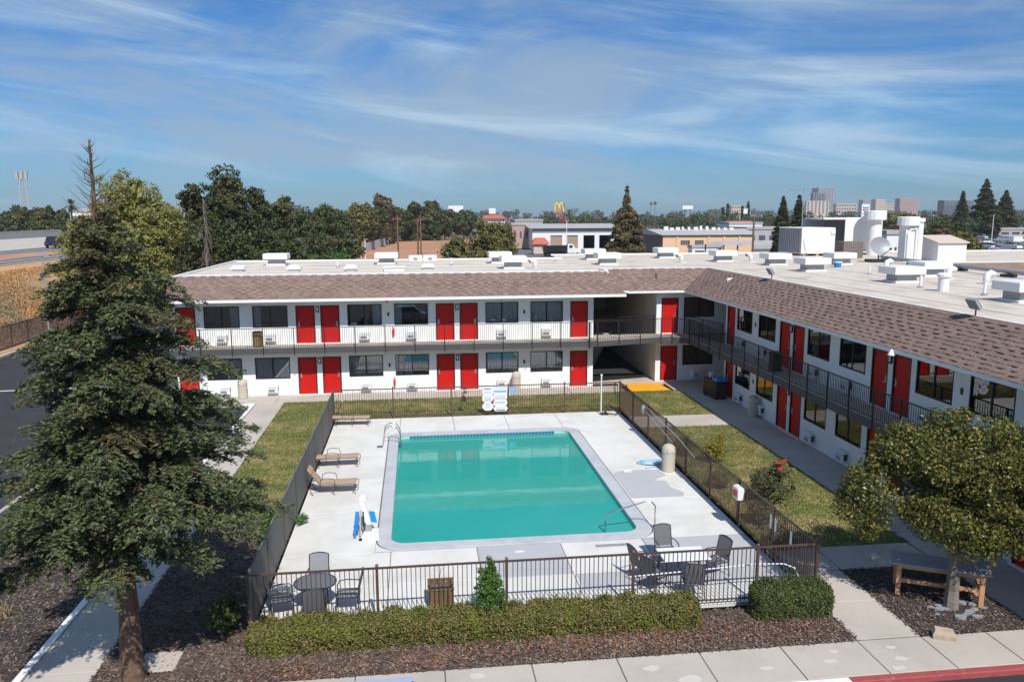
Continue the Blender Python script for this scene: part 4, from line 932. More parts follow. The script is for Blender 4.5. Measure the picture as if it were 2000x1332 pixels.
patio_chair(6.95, 18.8, R(-10), 'grey sling chair between the white table and the front fence', 'dark_sling', GRP)
patio_chair(6.1, 19.2, R(-60), 'grey sling chair pushed against the white table corner beside the front fence', 'dark_sling', GRP)
t = thing('patio_table', 'rectangular white topped patio table on the grey deck slabs', 'table', (7.0, 19.72, 0))
MB().bevbox(-.64, .64, -.42, .42, .70, .73, .008).build('table_top', 'white_plastic', t); MB().box(-.6, .6, -.38, .38, .66, .70).build('apron', 'char', t)
for sx in (-1, 1):
    for sy in (-1, 1): MB().tube([(sx * .54, sy * .32, .68), (sx * .58, sy * .36, 0)], .02).build('leg', 'char', t)
t = thing('pool_pole', 'long white pool pole with a bent end propped by the front fence', 'pole', (7.4, 18.7, 0)); MB().tube([(5.25, 18.75, .62), (7.3, 18.6, .78), (8.6, 18.6, .84), (9.3, 18.55, .83), (9.58, 18.5, .72), (9.68, 18.48, .5)], .018, 8).build('shaft', 'white_plastic', t, True); MB().tube([(9.68, 18.48, .5), (9.69, 18.47, .08)], .016, 8).build('hook', 'steel', t, True)
# pool lift
t = thing('pool_lift', 'white pool lift with blue seat and armrests beside the pool', 'pool lift', (-1.72, 23.65, 0)); t.scale = (.8, .95, .66)
MB().bevbox(-.12, .5, -.28, .3, 0, .3, .05).build('base', 'white_plastic', t)
MB().obox((-.02, .5, .92), Vector((.075, 0, 0)), Vector((0, .075, 0)), Vector((-.17, .28, .62))).build('mast', 'white_plastic', t)
MB().bevbox(-.28, .0, .62, .92, 1.45, 1.68, .05).build('motor_head', 'white_plastic', t)
MB().obox((-.22, .2, .62), Vector((.03, 0, 0)), Vector((0, .03, 0)), Vector((.0, .2, .5))).build('actuator', 'tan_sling', t)
MB().obox((-.36, .28, .66), Vector((.07, 0, 0)), Vector((0, .3, .12)), Vector((.0, -.03, .22))).build('seat_back', 'blue_plastic', t)
MB().obox((.25, .38, .8), Vector((.11, -.03, 0)), Vector((.0, .03, .0)), Vector((-.05, .08, .22))).build('seat', 'blue_plastic', t)
MB().obox((-.42, .0, .32), Vector((.04, 0, 0)), Vector((0, .05, 0)), Vector((0, 0, .28))).build('footrest', 'blue_plastic', t)
MB().tube([(-.12, .35, 1.1), (-.06, -.02, .4)], .035).build('cable', 'char', t); MB().box(-.02, .22, .0, .22, .3, .52).build('battery', 'galv', t)
MB().lathe([(.07, 0), (.07, .05)], 12, (-.2, -.18, .01)).build('wheel', 'rubber', t)
# ladder and handrail
t = thing('pool_ladder', 'stainless pool ladder with looped rails at the far lounger side corner', 'ladder', (-1.35, 33.9, 0))
for dy in (-.28, .28): MB().tube([(-1.6, 33.9 + dy, 0), (-1.5, 33.9 + dy, .7), (-1.3, 33.9 + dy, .85), (-1.02, 33.9 + dy, .8), (-.86, 33.9 + dy, .5), (-.85, 33.9 + dy, -.6)], .024, 8).build('rail', 'steel', t, True, smooth=True)
for z in (-.05, -.3): MB().box(-.9, -.8, 33.65, 34.15, z, z + .03).build('tread', 'steel', t, True)
t = thing('pool_handrail', 'bent stainless handrail at the near corner of the pool', 'handrail', (7.3, 23.25, 0)); MB().tube([(7.3, 23.25, 0), (7.3, 23.25, .72), (7.2, 23.27, .86), (7.0, 23.3, .88), (6.2, 23.4, .62), (5.85, 23.44, .5), (5.75, 23.45, .4), (5.74, 23.45, -.5)], .024, 8).build('tube', 'steel', t, True, smooth=True); MB().lathe([(.06, 0), (.06, .02), (.03, .03)], 12, (7.3, 23.25, .01)).build('escutcheon', 'steel', t, True)
t = thing('valve_box', 'small dark square cover on the deck by the pool ladder', 'cover', (-1.72, 33.4, 0)); MB().box(-.13, .13, -.13, .13, .004, .03).build('lid', 'galv', t); MB().box(-.1, .1, -.1, .1, .03, .034).build('plate', 'beam', t)
# litter bins with round domed tops
def bin_(x, y, z, label, mm='can'):
    t = thing('litter_bin', label, 'litter bin', (x, y, z), 0, 'domed litter bins')
    MB().lathe([(.24, 0), (.255, .03), (.255, .72), (.245, .74)], 20).build('body', mm, t)
    MB().lathe([(.265, .735), (.265, .82), (.24, .93), (.17, 1.02), (.08, 1.06), (.001, 1.07)], 20).build('dome', mm, t)
    MB().box(-.12, .12, -.268, -.2, .80, .93).build('flap', 'stain', t)
bin_(9.5, 28.75, .004, 'beige domed litter bin on the pool deck beside the coiled hose'); bin_(5.45, 43.75, .004, 'beige domed litter bin on the path behind the rule signs'); bin_(-9.5, 43.7, .004, 'beige domed litter bin on the path beyond the big conifer'); bin_(16.2, 36.3, .004, 'brownish domed litter bin in the shade of the balcony')
def slat_bin(x, y, z, label):
    t = thing('litter_bin', label, 'litter bin', (x, y, z)); MB().lathe([(.22, .03), (.22, .76)], 16).build('liner', 'tan_sling', t)
    for i in range(12):
        a = 2 * math.pi * i / 12; MB().obox((.25 * math.cos(a), .25 * math.sin(a), .4), Vector((-math.sin(a), math.cos(a), 0)) * .045, Vector((math.cos(a), math.sin(a), 0)) * .012, (0, 0, .36)).build('slat', 'wood_dark', t)
    MB().lathe([(.27, .77), (.28, .8), (.2, .82), (.2, .78)], 16).build('rim', 'char', t)
slat_bin(-8.55, 43.6, F2, 'slatted tan litter bin on the sunlit balcony')
t = thing('litter_bin', 'large black open bin on the shaded balcony', 'litter bin', (15.85, 33.4, F2)); MB().lathe([(.26, 0), (.31, .8), (.29, .8), (.25, .05)], 18).build('body', 'black', t); MB().lathe([(.31, .8), (.325, .84), (.3, .86)], 18).build('rim', 'char', t)
# hose, buoy box, signs, shower post
t = thing('garden_hose', 'pale blue pool hose coiled beside the beige bin', 'hose', (9.15, 29.5, 0)); MB().tube([(9.1 + (.22 + .05 * math.sin(k * .7) + .03 * (k // 24)) * math.cos(k * .2618) * 1.5, 29.7 + (.22 + .03 * (k // 24)) * math.sin(k * .2618), .03 + .012 * (k // 24)) for k in range(110)], .022, 6).build('coil', 'pale_blue', t, True); MB().tube([(9.4, 29.4, .05), (9.2, 29.2, .03), (8.7, 29.1, .03)], .022).build('tail', 'pale_blue', t, True)
t = thing('rescue_box', 'white life ring box with red front on the lawn side fence', 'rescue box', (FX1 - .16, 22.9, 1.0)); MB().bevbox(-.1, .1, -.21, .21, 0, .4, .05).build('case', 'white_plastic', t); MB().box(-.13, -.101, -.12, .12, .07, .27).build('red_front', 'sign_red', t)
t = thing('notice_plate', 'pair of small white notice plates on the lawn side fence', 'sign', (FX1 + .02, 20.7, .95))
for y in (20.55, 20.85, 19.6): MB().box(FX1 - .03, FX1 - .022, y - .06, y + .06, .85, 1.25).build('plate', 'white_plastic', t, True)
sg = thing('rule_signs', 'cluster of white and blue pool rule signs wired to the far fence', 'sign', (3.7, FY1 - .08, 0)); SY = FY1 - .06
def octo(x0, x1, z0, z1, c): return [(x0 + c, z0), (x1 - c, z0), (x1, z0 + c), (x1, z1 - c), (x1 - c, z1), (x0 + c, z1), (x0, z1 - c), (x0, z0 + c)]
def plate_(x0, x1, z0, z1, c, bands):
    mb = MB(); poly = octo(x0, x1, z0, z1, c); mb.loft([[(x, SY, z) for x, z in poly], [(x, SY - .012, z) for x, z in poly]]); p = mb.build('plate', 'white_plastic', sg, True)
    for a, b, col in bands: MB().box(x0 + c * .9 + .02, x1 - c * .9 - .02, SY - .018, SY - .0125, z0 + (z1 - z0) * a, z0 + (z1 - z0) * b).build('printed_band', col, p, True)
plate_(3.08, 3.58, 1.08, 1.45, .05, [(.15, .35, 'lilac'), (.6, .85, 'sky_blue')]); plate_(3.6, 4.3, 1.1, 1.46, .01, [(.15, .42, 'sky_blue'), (.55, .65, 'lilac'), (.8, .95, 'lilac')])
plate_(3.08, 3.6, .70, 1.06, .08, [(.2, .38, 'sky_blue'), (.5, .72, 'lilac')]); plate_(3.62, 4.3, .80, 1.08, .06, [(.1, .4, 'lilac'), (.55, .66, 'sky_blue')])
plate_(3.62, 4.3, .50, .78, .06, [(.3, .75, 'lilac')]); plate_(3.08, 3.62, .26, .68, .14, [(.3, .5, 'lilac'), (.65, .78, 'sky_blue')]); plate_(3.64, 4.32, .2, .48, .1, [(.1, .3, 'navy'), (.5, .75, 'lilac')])
MB().box(4.45, 4.72, SY - .012, SY, 1.1, 1.42).build('small_notice', 'sky_blue', sg, True)
wheel = MB().tube([(3.58 + .07 * math.cos(a * .524), SY - .024, .68 + .07 * math.sin(a * .524)) for a in range(13)], .012); wheel.build('red_ring', 'sign_red', sg, True)
t = thing('shower_post', 'thin white shower post by the far corner gate', 'shower post', (8.95, 37.75, 0)); MB().tube([(0, 0, 0), (0, 0, 1.95)], .03, 10).build('post', 'white_plastic', t); MB().lathe([(.05, 1.93), (.06, 1.98), (.02, 2.02)], 10).build('finial', 'white_plastic', t); MB().box(-.12, .12, -.12, .12, 0, .015).build('base_plate', 'galv', t)
t = thing('pool_vacuum', 'dark pool vacuum head and hoses dumped in the far deck corner', 'pool vacuum', (9.55, 37.6, 0)); MB().tube([(-.5, .0, .08), (-.3, .15, .2), (0, .1, .26), (.2, -.1, .12), (.05, -.3, .08), (-.3, -.25, .1), (-.45, -.1, .16)], .035).build('hose', 'char', t); MB().bevbox(-.65, -.3, -.1, .15, 0, .1, .03).build('head', 'char', t); MB().tube([(.28, .35, .1), (.28, .38, 1.3), (.2, .36, 1.45), (.12, .36, 1.3), (.15, .36, .9)], .02).build('handle', 'char', t)
t = thing('leaf_net', 'silver leaf net and brush poles hooked along the lawn side fence', 'leaf net', (FX1 - .08, 32, 0)); MB().tube([(9.93, 33.4, 1.42), (9.92, 29.2, 1.28), (9.9, 26.9, 1.05)], .018).build('pole', 'steel', t, True); MB().tube([(9.92, 33.3, 1.2), (9.9, 29.5, .9)], .016).build('brush_pole', 'steel', t, True)
nb = MB(); nb.loft([[(9.88 + r * math.cos(a * .785), 33.6 + 1.6 * r * math.sin(a * .785), z) for a in range(8)] for r, z in ((.05, 1.42), (.1, 1.3), (.07, 1.1), (.03, .98))]); nb.build('net_bag', 'galv', t, True)
t = thing('planter_box', 'square weathered wooden planter with a thin dead stem', 'planter', (.43, 19.15, 0))
for s in (-1, 1):
    for i in range(4):
        MB().box(-.3 + i * .15 + .005, -.3 + i * .15 + .145, s * .3 - .012, s * .3 + .012, 0.02, .5).build('board', 'wood_dark', t); MB().box(s * .3 - .012, s * .3 + .012, -.28 + i * .14 + .005, -.28 + i * .14 + .135, 0.02, .5).build('board', 'wood_dark', t)
rim = MB(); rim.box(-.33, .33, -.33, -.27, .5, .54); rim.box(-.33, .33, .27, .33, .5, .54); rim.box(-.33, -.27, -.27, .27, .5, .54); rim.box(.27, .33, -.27, .27, .5, .54); rim.build('rim', 'wood_dark', t)
MB().box(-.27, .27, -.27, .27, .3, .44).build('soil', 'mulch', t); MB().tube([(0, 0, .42), (-.02, 0, .7), (.02, 0, .95)], .008).build('stem', 'bark_grey', t)
# housekeeping cart
t = thing('housekeeping_cart', 'dark housekeeping cart with blue bags on the shaded path', 'cart', (15.9, 40.6, 0), R(8))
MB().bevbox(-.32, .32, -.7, .7, .2, 1.0, .03).build('cabinet', 'black', t); MB().box(-.34, .34, -.75, .75, .14, .2).build('deck', 'char', t); MB().bevbox(-.3, .3, -.75, -.2, 1.0, 1.16, .05).build('linen_stack', 'blue_plastic', t); MB().lathe([(.05, 0), (.06, .25), (.02, .3)], 10, (-.1, .4, 1.0)).build('bottle', 'white_plastic', t); MB().lathe([(.05, 0), (.06, .25), (.02, .3)], 10, (.1, .5, 1.0)).build('bottle', 'white_plastic', t)
for x in (-.26, .26):
    for y in (-.6, .6): MB().tube([(x - .03, y, .07), (x + .03, y, .07)], .07, 10).build('wheel', 'rubber', t)
# work bench and stone under the right tree
t = thing('work_bench', 'raw wooden bench with a grey board top under the leafy tree', 'bench', (13.25, 18.0, 0), R(-28))
MB().bevbox(-1.15, 1.15, -.42, .42, .84, .89, .01).build('top_board', 'galv', t)
for sx in (-1, 1):
    for sy in (-1, 1): MB().box(sx * .95 - .055, sx * .95 + .055, sy * .33 - .055, sy * .33 + .055, 0, .84).build('leg', 'wood', t)
    MB().box(sx * .95 - .03, sx * .95 + .03, -.27, .27, .34, .44).build('end_brace', 'wood', t)
MB().box(-.9, .9, -.36, -.30, .36, .46).build('stretcher', 'wood', t); MB().box(-1.0, 1.0, -.36, -.32, .74, .84).build('apron', 'wood', t); MB().box(-1.0, 1.0, .32, .36, .74, .84).build('apron', 'wood', t)
t = thing('stone_block', 'rough tan stone block on the pavement edge', 'stone', (12.05, 16.0, 0), R(-25)); MB().loft([[(-.24, -.13, 0), (.24, -.12, 0), (.23, .13, 0), (-.23, .12, 0)], [(-.25, -.14, .1), (.25, -.13, .1), (.25, .14, .1), (-.24, .13, .1)], [(-.2, -.1, .21), (.21, -.11, .19), (.2, .1, .2), (-.19, .1, .22)]]).build('block', 'stone', t)
rk = MB()
for i in range(16):
    a = random.uniform(0, 6.28); r = random.uniform(.25, .75); x, y = 13.25 + r * math.cos(a), 17.2 + r * .7 * math.sin(a); s = random.uniform(.06, .17); rk.loft([[(x + s * math.cos(b) * random.uniform(.7, 1.2), y + s * .6 * math.sin(b) * random.uniform(.7, 1.2), z) for b in (0, 1.05, 2.1, 3.14, 4.2, 5.2)] for z in (0, s * .4)])
tag(rk.build('rubble', 'galv', None), 'grey slate rubble round the foot of the leafy tree', kind='stuff')

# ================================================================== PLANTS
def trunk(mb, base, top, r0, r1, n=7, wob=0.1, k=8):
    b, t_ = Vector(base), Vector(top); pts = []; rr = []
    for i in range(k + 1):
        f = i / k; p = b.lerp(t_, f); w = wob * math.sin(f * math.pi)
        pts.append(p + Vector((random.uniform(-w, w), random.uniform(-w, w), 0))); rr.append((r0 + (r1 - r0) * f) * (1.15 if i == 0 else 1))
    mb.tube(pts, rr, n); return pts
def crown_points(ells, nclust, nleaf, csize, lo=0.55):
    """leaves gathered in clumps that sit in the outer shell of a set of ellipsoids (x,y,z,rx,ry,rz)"""
    e = np.array(ells, float); wgt = e[:, 3] * e[:, 4] + e[:, 4] * e[:, 5]; wgt /= wgt.sum()
    idx = rng.choice(len(e), nclust, p=wgt); d = rdir(nclust); rad = rng.uniform(lo, 1.02, (nclust, 1)) * rng.uniform(.88, 1.08, (nclust, 1))
    C = e[idx, :3] + d * rad * e[idx, 3:]
    per = max(1, nleaf // nclust); ci = np.repeat(np.arange(nclust), per)
    o = rng.normal(size=(len(ci), 3)); o = unit(o) * rng.uniform(.2, 1, (len(ci), 1)) ** .6 * (csize * rng.uniform(.6, 1.35, (nclust, 1)))[ci]
    o[:, 2] *= .75
    return C[ci] + o, unit(o + d[ci] * csize * .7)
def blob_tree(name, label, cat, base, ells, nclust, nleaf, csize, leaf, mt, tr=(.2, .1), bark='bark_grey', group=None, lo=.55, limbs=4, fill=0.2, fs=1.4):
    t = thing(name, label, cat, base, 0, group); bx, by, bz = base
    E = [(e[0] + bx, e[1] + by, e[2] + bz, e[3], e[4], e[5]) for e in ells]
    P, Nn = crown_points(E, nclust, nleaf, csize, lo); n = len(P)
    P[:, 2] = np.maximum(P[:, 2], bz + .05)
    U, V = leaf_uv(n, leaf, leaf * .55, Nn, .9)
    if fill:
        P2, N2 = crown_points([(a, b, c, d * .68, e * .68, f * .72) for a, b, c, d, e, f in E], nclust, int(n * fill), csize, .1); P2[:, 2] = np.maximum(P2[:, 2], bz + .05)
        U2, V2 = leaf_uv(len(P2), leaf * fs, leaf * fs * .58, N2, .9); P = np.concatenate([P, P2]); U = np.concatenate([U, U2]); V = np.concatenate([V, V2])
    cards('crown', P, U, V, mt, t, True)
    mb = MB(); ztop = max(e[2] for e in E); trunk(mb, base, (bx, by, ztop), tr[0], tr[1], 7, tr[0] * .6)
    for i in range(limbs):
        e = E[i % len(E)]; z0 = bz + (ztop - bz) * random.uniform(.3, .6); mb.tube([(bx, by, z0), ((bx + e[0]) / 2, (by + e[1]) / 2, (z0 + e[2]) / 2 + .1), (e[0] + random.uniform(-.4, .4) * e[3], e[1] + random.uniform(-.4, .4) * e[4], e[2] + .3 * e[5])], [tr[1] * 1.2, tr[1] * .8, tr[1] * .35], 5)
    mb.build('trunk', bark, t, True); return t
def conifer(name, label, base, H, prof, dens, mt, spray=.05, levels=24, per=7, droop=.14, r0=.16, bark='bark', group=None, bare=None, cat='tree', flat=.5):
    """whorls of drooping boughs, each carrying flat sprays of needles; prof maps height to bough length"""
    t = thing(name, label, cat, base, 0, group); B = np.array(base); mb = MB(); PP, UU, VV = [], [], []
    zs_, rs_ = zip(*prof); wood = trunk(mb, base, (base[0], base[1], base[2] + H), r0, .015, 9, .05, 14)
    zlo, zhi = zs_[0], zs_[-1]
    for lv in range(levels):
        z = zlo + (zhi - zlo) * (lv + random.uniform(-.3, .3)) / (levels - 1); rr = np.interp(z, zs_, rs_)
        k = max(4, int(per * (.6 + .5 * rr / max(rs_)))); a0 = random.uniform(0, 6.28)
        for i in range(k):
            a = a0 + 6.283 * i / k + random.uniform(-.35, .35); Lb = rr * random.uniform(.62, 1.12)
            if Lb < .12: continue
            d = np.array([math.cos(a), math.sin(a), 0]); lat = np.array([-d[1], d[0], 0]); rise = random.uniform(.0, .22); start = B + np.array([0, 0, z])
            curve = lambda s: start + np.outer(s, d) * Lb + np.outer(rise * s * Lb - (droop + rise * .8) * Lb * s * s, [0, 0, 1])
            n = int(dens * Lb * (.5 + .5 * Lb)) + 14
            s = rng.uniform(.16, 1.0, n) ** .8; w = flat * Lb * np.sqrt(np.clip(np.sin(np.pi * np.clip(s, 0, .97)), 0, 1)) * .8 + .05
            q = rng.uniform(-1, 1, n); p = curve(s) + lat * (q * w)[:, None]
            p[:, 2] += -.18 * w * q * q + rng.normal(0, .05 + .03 * Lb, n) - rng.exponential(.05, n)
            dirn = unit(d * .75 + lat * (np.sign(q) * .75)[:, None] + np.array([0, 0, -.25]) + rng.normal(size=(n, 3)) * .35)
            sd = unit(np.cross(dirn, unit(np.array([0, 0, 1.0]) + rng.normal(size=(n, 3)) * .5)))
            sc = rng.uniform(.7, 1.4, (n, 1)); PP.append(p); UU.append(dirn * spray * sc); VV.append(sd * spray * .34 * sc)
            pts = curve(np.array([0, .35, .7, .95])); mb.tube([tuple(x) for x in pts], [r0 * .22 * (1 - z / H) + .012, r0 * .15 * (1 - z / H) + .01, .008, .004], 4)
    if bare:
        for i in range(bare[2]):
            z = random.uniform(bare[0], bare[1]); a = random.uniform(0, 6.28); ln = random.uniform(.2, .65) * (1.25 - (z - bare[0]) / (bare[1] - bare[0])); x, y = base[0], base[1]
            mb.tube([(x, y, base[2] + z), (x + ln * .6 * math.cos(a), y + ln * .6 * math.sin(a), base[2] + z + ln * .35), (x + ln * math.cos(a + .2), y + ln * math.sin(a + .2), base[2] + z + ln * .8)], [.012, .009, .004], 4)
    cards('crown', np.concatenate(PP), np.concatenate(UU), np.concatenate(VV), mt, t, True)
    mb.build('trunk', bark, t, True); return t
# the big conifer in front of the wing: boughs carry feathery branchlets, each lined with needles
def feathery(name, label, base, H, prof, levels, per, bare):
    t = thing(name, label, 'tree', base, 0); B = np.array(base, float); mb = MB(); PP, UU, VV = [], [], []
    zs_, rs_ = zip(*prof); trunk(mb, base, (base[0], base[1], base[2] + H), .235, .018, 9, .05, 14)
    for lv in range(levels):
        z0 = zs_[0] + (zs_[-1] - zs_[0]) * (lv + .5) / levels
        k = max(5, int(per * (.55 + .5 * np.interp(z0, zs_, rs_) / max(rs_)))); a0 = random.uniform(0, 6.28)
        for i in range(k):
            z = z0 + random.uniform(-.25, .25); rr = np.interp(z, zs_, rs_); a = a0 + 6.283 * i / k + random.uniform(-.3, .3); Lb = rr * random.choice((.6, .8, .92, 1.0, 1.1)) * (1 + (.17 * math.cos(a) if z > 4.7 else .04 * math.cos(a)))
            if Lb < .1: continue
            d = np.array([math.cos(a), math.sin(a), 0]); lat = np.array([-d[1], d[0], 0]); rise = random.uniform(.05, .3); st_ = B + np.array([0, 0, z]); zx = np.array([0, 0, 1.0])
            cur = lambda s: st_ + np.outer(s, d) * Lb + np.outer((rise * s - (.16 + rise * .75) * s * s) * Lb, zx)
            m_ = int(13 * Lb + 8); s = np.sort(rng.uniform(.12, 1, m_)) ; q = np.where(np.arange(m_) % 2 == 0, 1.0, -1.0)
            bl = (.16 + .42 * min(Lb, 2.2) * np.clip(1.12 - s, .06, 1) * np.clip(s * 2.2, .3, 1)) * rng.uniform(.7, 1.2, m_)
            bd = unit(d * .8 + lat * (q * rng.uniform(.6, 1.0, m_))[:, None] + zx * rng.uniform(-.28, .18, (m_, 1)))
            P0 = cur(s) + zx * rng.normal(0, .05, (m_, 1))
            cnt = np.maximum(4, (bl * 84).astype(int)); id_ = np.repeat(np.arange(m_), cnt); n = len(id_); f = rng.uniform(.05, 1, n)
            p = P0[id_] + bd[id_] * (f * bl[id_])[:, None] - zx * (.3 * bl[id_] * f * f)[:, None] + rng.normal(0, .028, (n, 3))
            sd = unit(np.cross(bd[id_], zx)) * rng.choice([-1.0, 1.0], (n, 1))
            dirn = unit(bd[id_] * .8 + sd * .6 + zx * rng.uniform(-.5, .35, (n, 1)) + rng.normal(size=(n, 3)) * .2)
            w = unit(np.cross(dirn, unit(zx + rng.normal(size=(n, 3)) * .45))); sc = rng.uniform(.75, 1.35, (n, 1))
            PP.append(p); UU.append(dirn * .052 * sc); VV.append(w * .0175 * sc)
            mb.tube([tuple(x) for x in cur(np.array([0, .35, .7, .95]))], [.035, .022, .012, .005], 4)
    for i in range(bare[2]):
        z = random.uniform(bare[0], bare[1]); a = random.uniform(0, 6.28); ln = random.uniform(.2, .65) * (1.25 - (z - bare[0]) / (bare[1] - bare[0])); x, y = base[0], base[1]
        mb.tube([(x, y, z), (x + ln * .6 * math.cos(a), y + ln * .6 * math.sin(a), z + ln * .35), (x + ln * math.cos(a + .2), y + ln * math.sin(a + .2), z + ln * .8)], [.009, .006, .003], 4)
    cards('crown', np.concatenate(PP), np.concatenate(UU), np.concatenate(VV), 'redwood', t, True); mb.build('trunk', 'bark', t, True)
feathery('conifer_tree', 'large drooping conifer with a bare dead top beside the left path', (-6.2, 16.6, 0), 11.25,
         [(2.75, 1.1), (3.1, 2.1), (3.6, 2.85), (4.2, 3.05), (5.0, 2.6), (6.0, 2.2), (7.0, 1.85), (8.0, 1.45), (8.8, 1.1), (9.4, .7), (9.9, .25)], 15, 13, (9.3, 11.2, 85))
# leafy tree on the right
blob_tree('leafy_tree', 'round glossy leaved tree with a crooked grey trunk over the wooden bench', 'tree', (13.15, 17.3, 0),
          [(.2, .3, 3.75, 1.6, 1.5, 1.15), (1.9, .3, 3.35, 1.35, 1.4, 1.1), (-.95, .3, 3.95, .75, .9, .65), (-2.5, .15, 2.95, .55, .6, 1.05), (-1.75, .2, 4.0, .5, .5, .4), (-.3, -.2, 2.7, 1.05, .9, .9), (.35, -.45, 1.95, .75, .6, .7), (1.0, -.3, 2.2, .8, .7, .75), (-.85, .2, 3.3, .75, .9, .75), (1.6, 0, 2.35, .8, .8, .7), (3.1, .3, 3.2, 1.0, 1.2, 1.2)],
          210, 90000, .46, .044, 'ligustrum', (.165, .09), limbs=8, lo=.6, fill=.12, fs=1.3)
def shrub(name, label, cat, x0, x1, y0, y1, h, n, leaf, mt, rnd=.25, group=None, zmin=0.0, lump=.08):
    """clipped plant: leaves over a rounded box, thick enough to hide its woody core"""
    cx, cy = (x0 + x1) / 2, (y0 + y1) / 2; t = thing(name, label, cat, (cx, cy, 0), 0, group)
    hx, hy = (x1 - x0) / 2, (y1 - y0) / 2
    areas = np.array([4 * hx * hy, 2 * hx * h, 2 * hx * h, 2 * hy * h, 2 * hy * h]); f = rng.choice(5, n, p=areas / areas.sum())
    u = rng.uniform(-1, 1, n); v = rng.uniform(-1, 1, n); P = np.zeros((n, 3)); Nn = np.zeros((n, 3))
    for k, (nx, ny, nz) in enumerate(((0, 0, 1), (0, -1, 0), (0, 1, 0), (-1, 0, 0), (1, 0, 0))):
        m_ = f == k; Nn[m_] = (nx, ny, nz)
        if k == 0: P[m_, 0], P[m_, 1], P[m_, 2] = u[m_] * hx, v[m_] * hy, h
        elif k < 3: P[m_, 0], P[m_, 1], P[m_, 2] = u[m_] * hx, ny * hy, (v[m_] + 1) / 2 * h
        else: P[m_, 0], P[m_, 1], P[m_, 2] = nx * hx, u[m_] * hy, (v[m_] + 1) / 2 * h
    # round the box towards a superellipsoid
    q = P.copy(); q[:, 2] -= h / 2; core = np.stack([np.clip(q[:, 0], -hx + rnd, hx - rnd), np.clip(q[:, 1], -max(hy - rnd, .02), max(hy - rnd, .02)), np.clip(q[:, 2], -h / 2, h / 2 - rnd)], 1)
    d = q - core; ln = np.linalg.norm(d, axis=1, keepdims=True); dd = d / (ln + 1e-9); P = core + dd * np.minimum(ln, rnd); P[:, 2] += h / 2
    ph = P[:, 0:1] * 2.7 + P[:, 1:2] * 3.3
    wav = np.sin(ph) * np.sin(P[:, 0:1] * 6.1 + 1.3) * lump + np.sin(P[:, 0:1] * 11 + P[:, 2:3] * 9) * lump * .4
    P = P + dd * (wav - rng.exponential(.05, (n, 1)) + rng.normal(0, .02, (n, 1))); P[:, 2] = np.maximum(P[:, 2], zmin + .02)
    ns = n // 14; sp = rng.choice(np.where(P[:, 2] > h * .6)[0], ns // 6); o_ = np.repeat(P[sp], 6, 0); o_[:, 2] += np.tile(np.linspace(.02, .15, 6), len(sp)) * np.repeat(rng.uniform(.3, 1.1, len(sp)), 6); o_[:, :2] += rng.normal(0, .02, (len(o_), 2)); P = np.concatenate([P, o_]); dd = np.concatenate([dd, rdir(len(o_))]); n = len(P)
    P += np.array([cx, cy, 0]); U, V = leaf_uv(n, leaf, leaf * .6, dd, .9); cards('foliage', P, U, V, mt, t, True)
    a, b, c = hx - .26, hy - .26, h - .26
    MB().loft([[(cx - a * .8, cy - b * .8, .01), (cx + a * .8, cy - b * .8, .01), (cx + a * .8, cy + b * .8, .01), (cx - a * .8, cy + b * .8, .01)], [(cx - a, cy - b, c * .4), (cx + a, cy - b, c * .4), (cx + a, cy + b, c * .4), (cx - a, cy + b, c * .4)], [(cx - a * .85, cy - b * .8, c), (cx + a * .85, cy - b * .8, c), (cx + a * .85, cy + b * .8, c), (cx - a * .85, cy + b * .8, c)]]).build('woody_core', 'bark', t, True)
    return t
shrub('hedge', 'long clipped hedge of reddish green leaves along the front fence', 'hedge', -4.05, 6.65, 17.12, 18.0, .64, 62000, .029, 'hedge_leaf', .34, lump=.06)
shrub('box_shrub', 'clipped dark green box shrub at the pavement corner of the fence', 'shrub', 8.0, 10.05, 17.2, 18.05, .82, 20000, .026, 'box_leaf', .36, lump=.05)
blob_tree('upright_bush', 'bright green pointed bush growing up out of the long hedge', 'bush', (1.55, 17.75, 0), [(0, 0, .7, .45, .38, .5), (0, .05, 1.1, .28, .26, .4), (.02, .05, 1.45, .13, .12, .35), (-.22, 0, 1.25, .08, .08, .4), (.24, 0, 1.15, .08, .08, .38), (.1, .1, 1.3, .07, .07, .4)], 170, 9500, .09, .026, 'bright_leaf', (.04, .02), lo=.3)
blob_tree('dark_shrub', 'dark glossy shrub in the conifer shade outside the grey fence', 'shrub', (-4.75, 18.3, 0), [(0, 0, .5, .42, .4, .5)], 60, 3600, .13, .04, 'box_leaf', (.04, .02), lo=.4)
blob_tree('rose_bush', 'rose bush with red blooms on the lawn outside the picket fence', 'bush', (11.85, 24.9, 0), [(0, 0, .7, .75, .7, .55), (.3, .2, 1.0, .5, .5, .4), (-.4, -.1, .8, .4, .4, .4)], 90, 4200, .18, .042, 'rose_leaf', (.04, .02), lo=.2)
rb = bpy.data.objects[-1] if False else None
ro = thing('rose_bloom', 'red rose blooms on the bush by the picket fence', 'flowers', (11.9, 24.9, 1.2)); k = 0
for x, y, z in ((.1, -.35, .12), (.45, .1, .25), (.2, .0, .22)):
    mb = MB()
    for j in range(9): a = j * 2.4; r = .018 + .008 * j; mb.obox((x + r * math.cos(a), y + r * math.sin(a), z + .02 * math.sin(j)), Vector((.022, 0, .01)), Vector((0, .022, .01)), Vector((0, 0, .004)))
    mb.build('bloom', 'flower_red', ro)
blob_tree('yellow_shrub', 'small shrub with yellow tips on the lawn beside the bin', 'shrub', (11.6, 29.6, 0), [(0, 0, .45, .5, .45, .42), (.25, .1, .8, .3, .3, .25)], 60, 2400, .15, .04, 'yellow_leaf', (.03, .02), lo=.3)
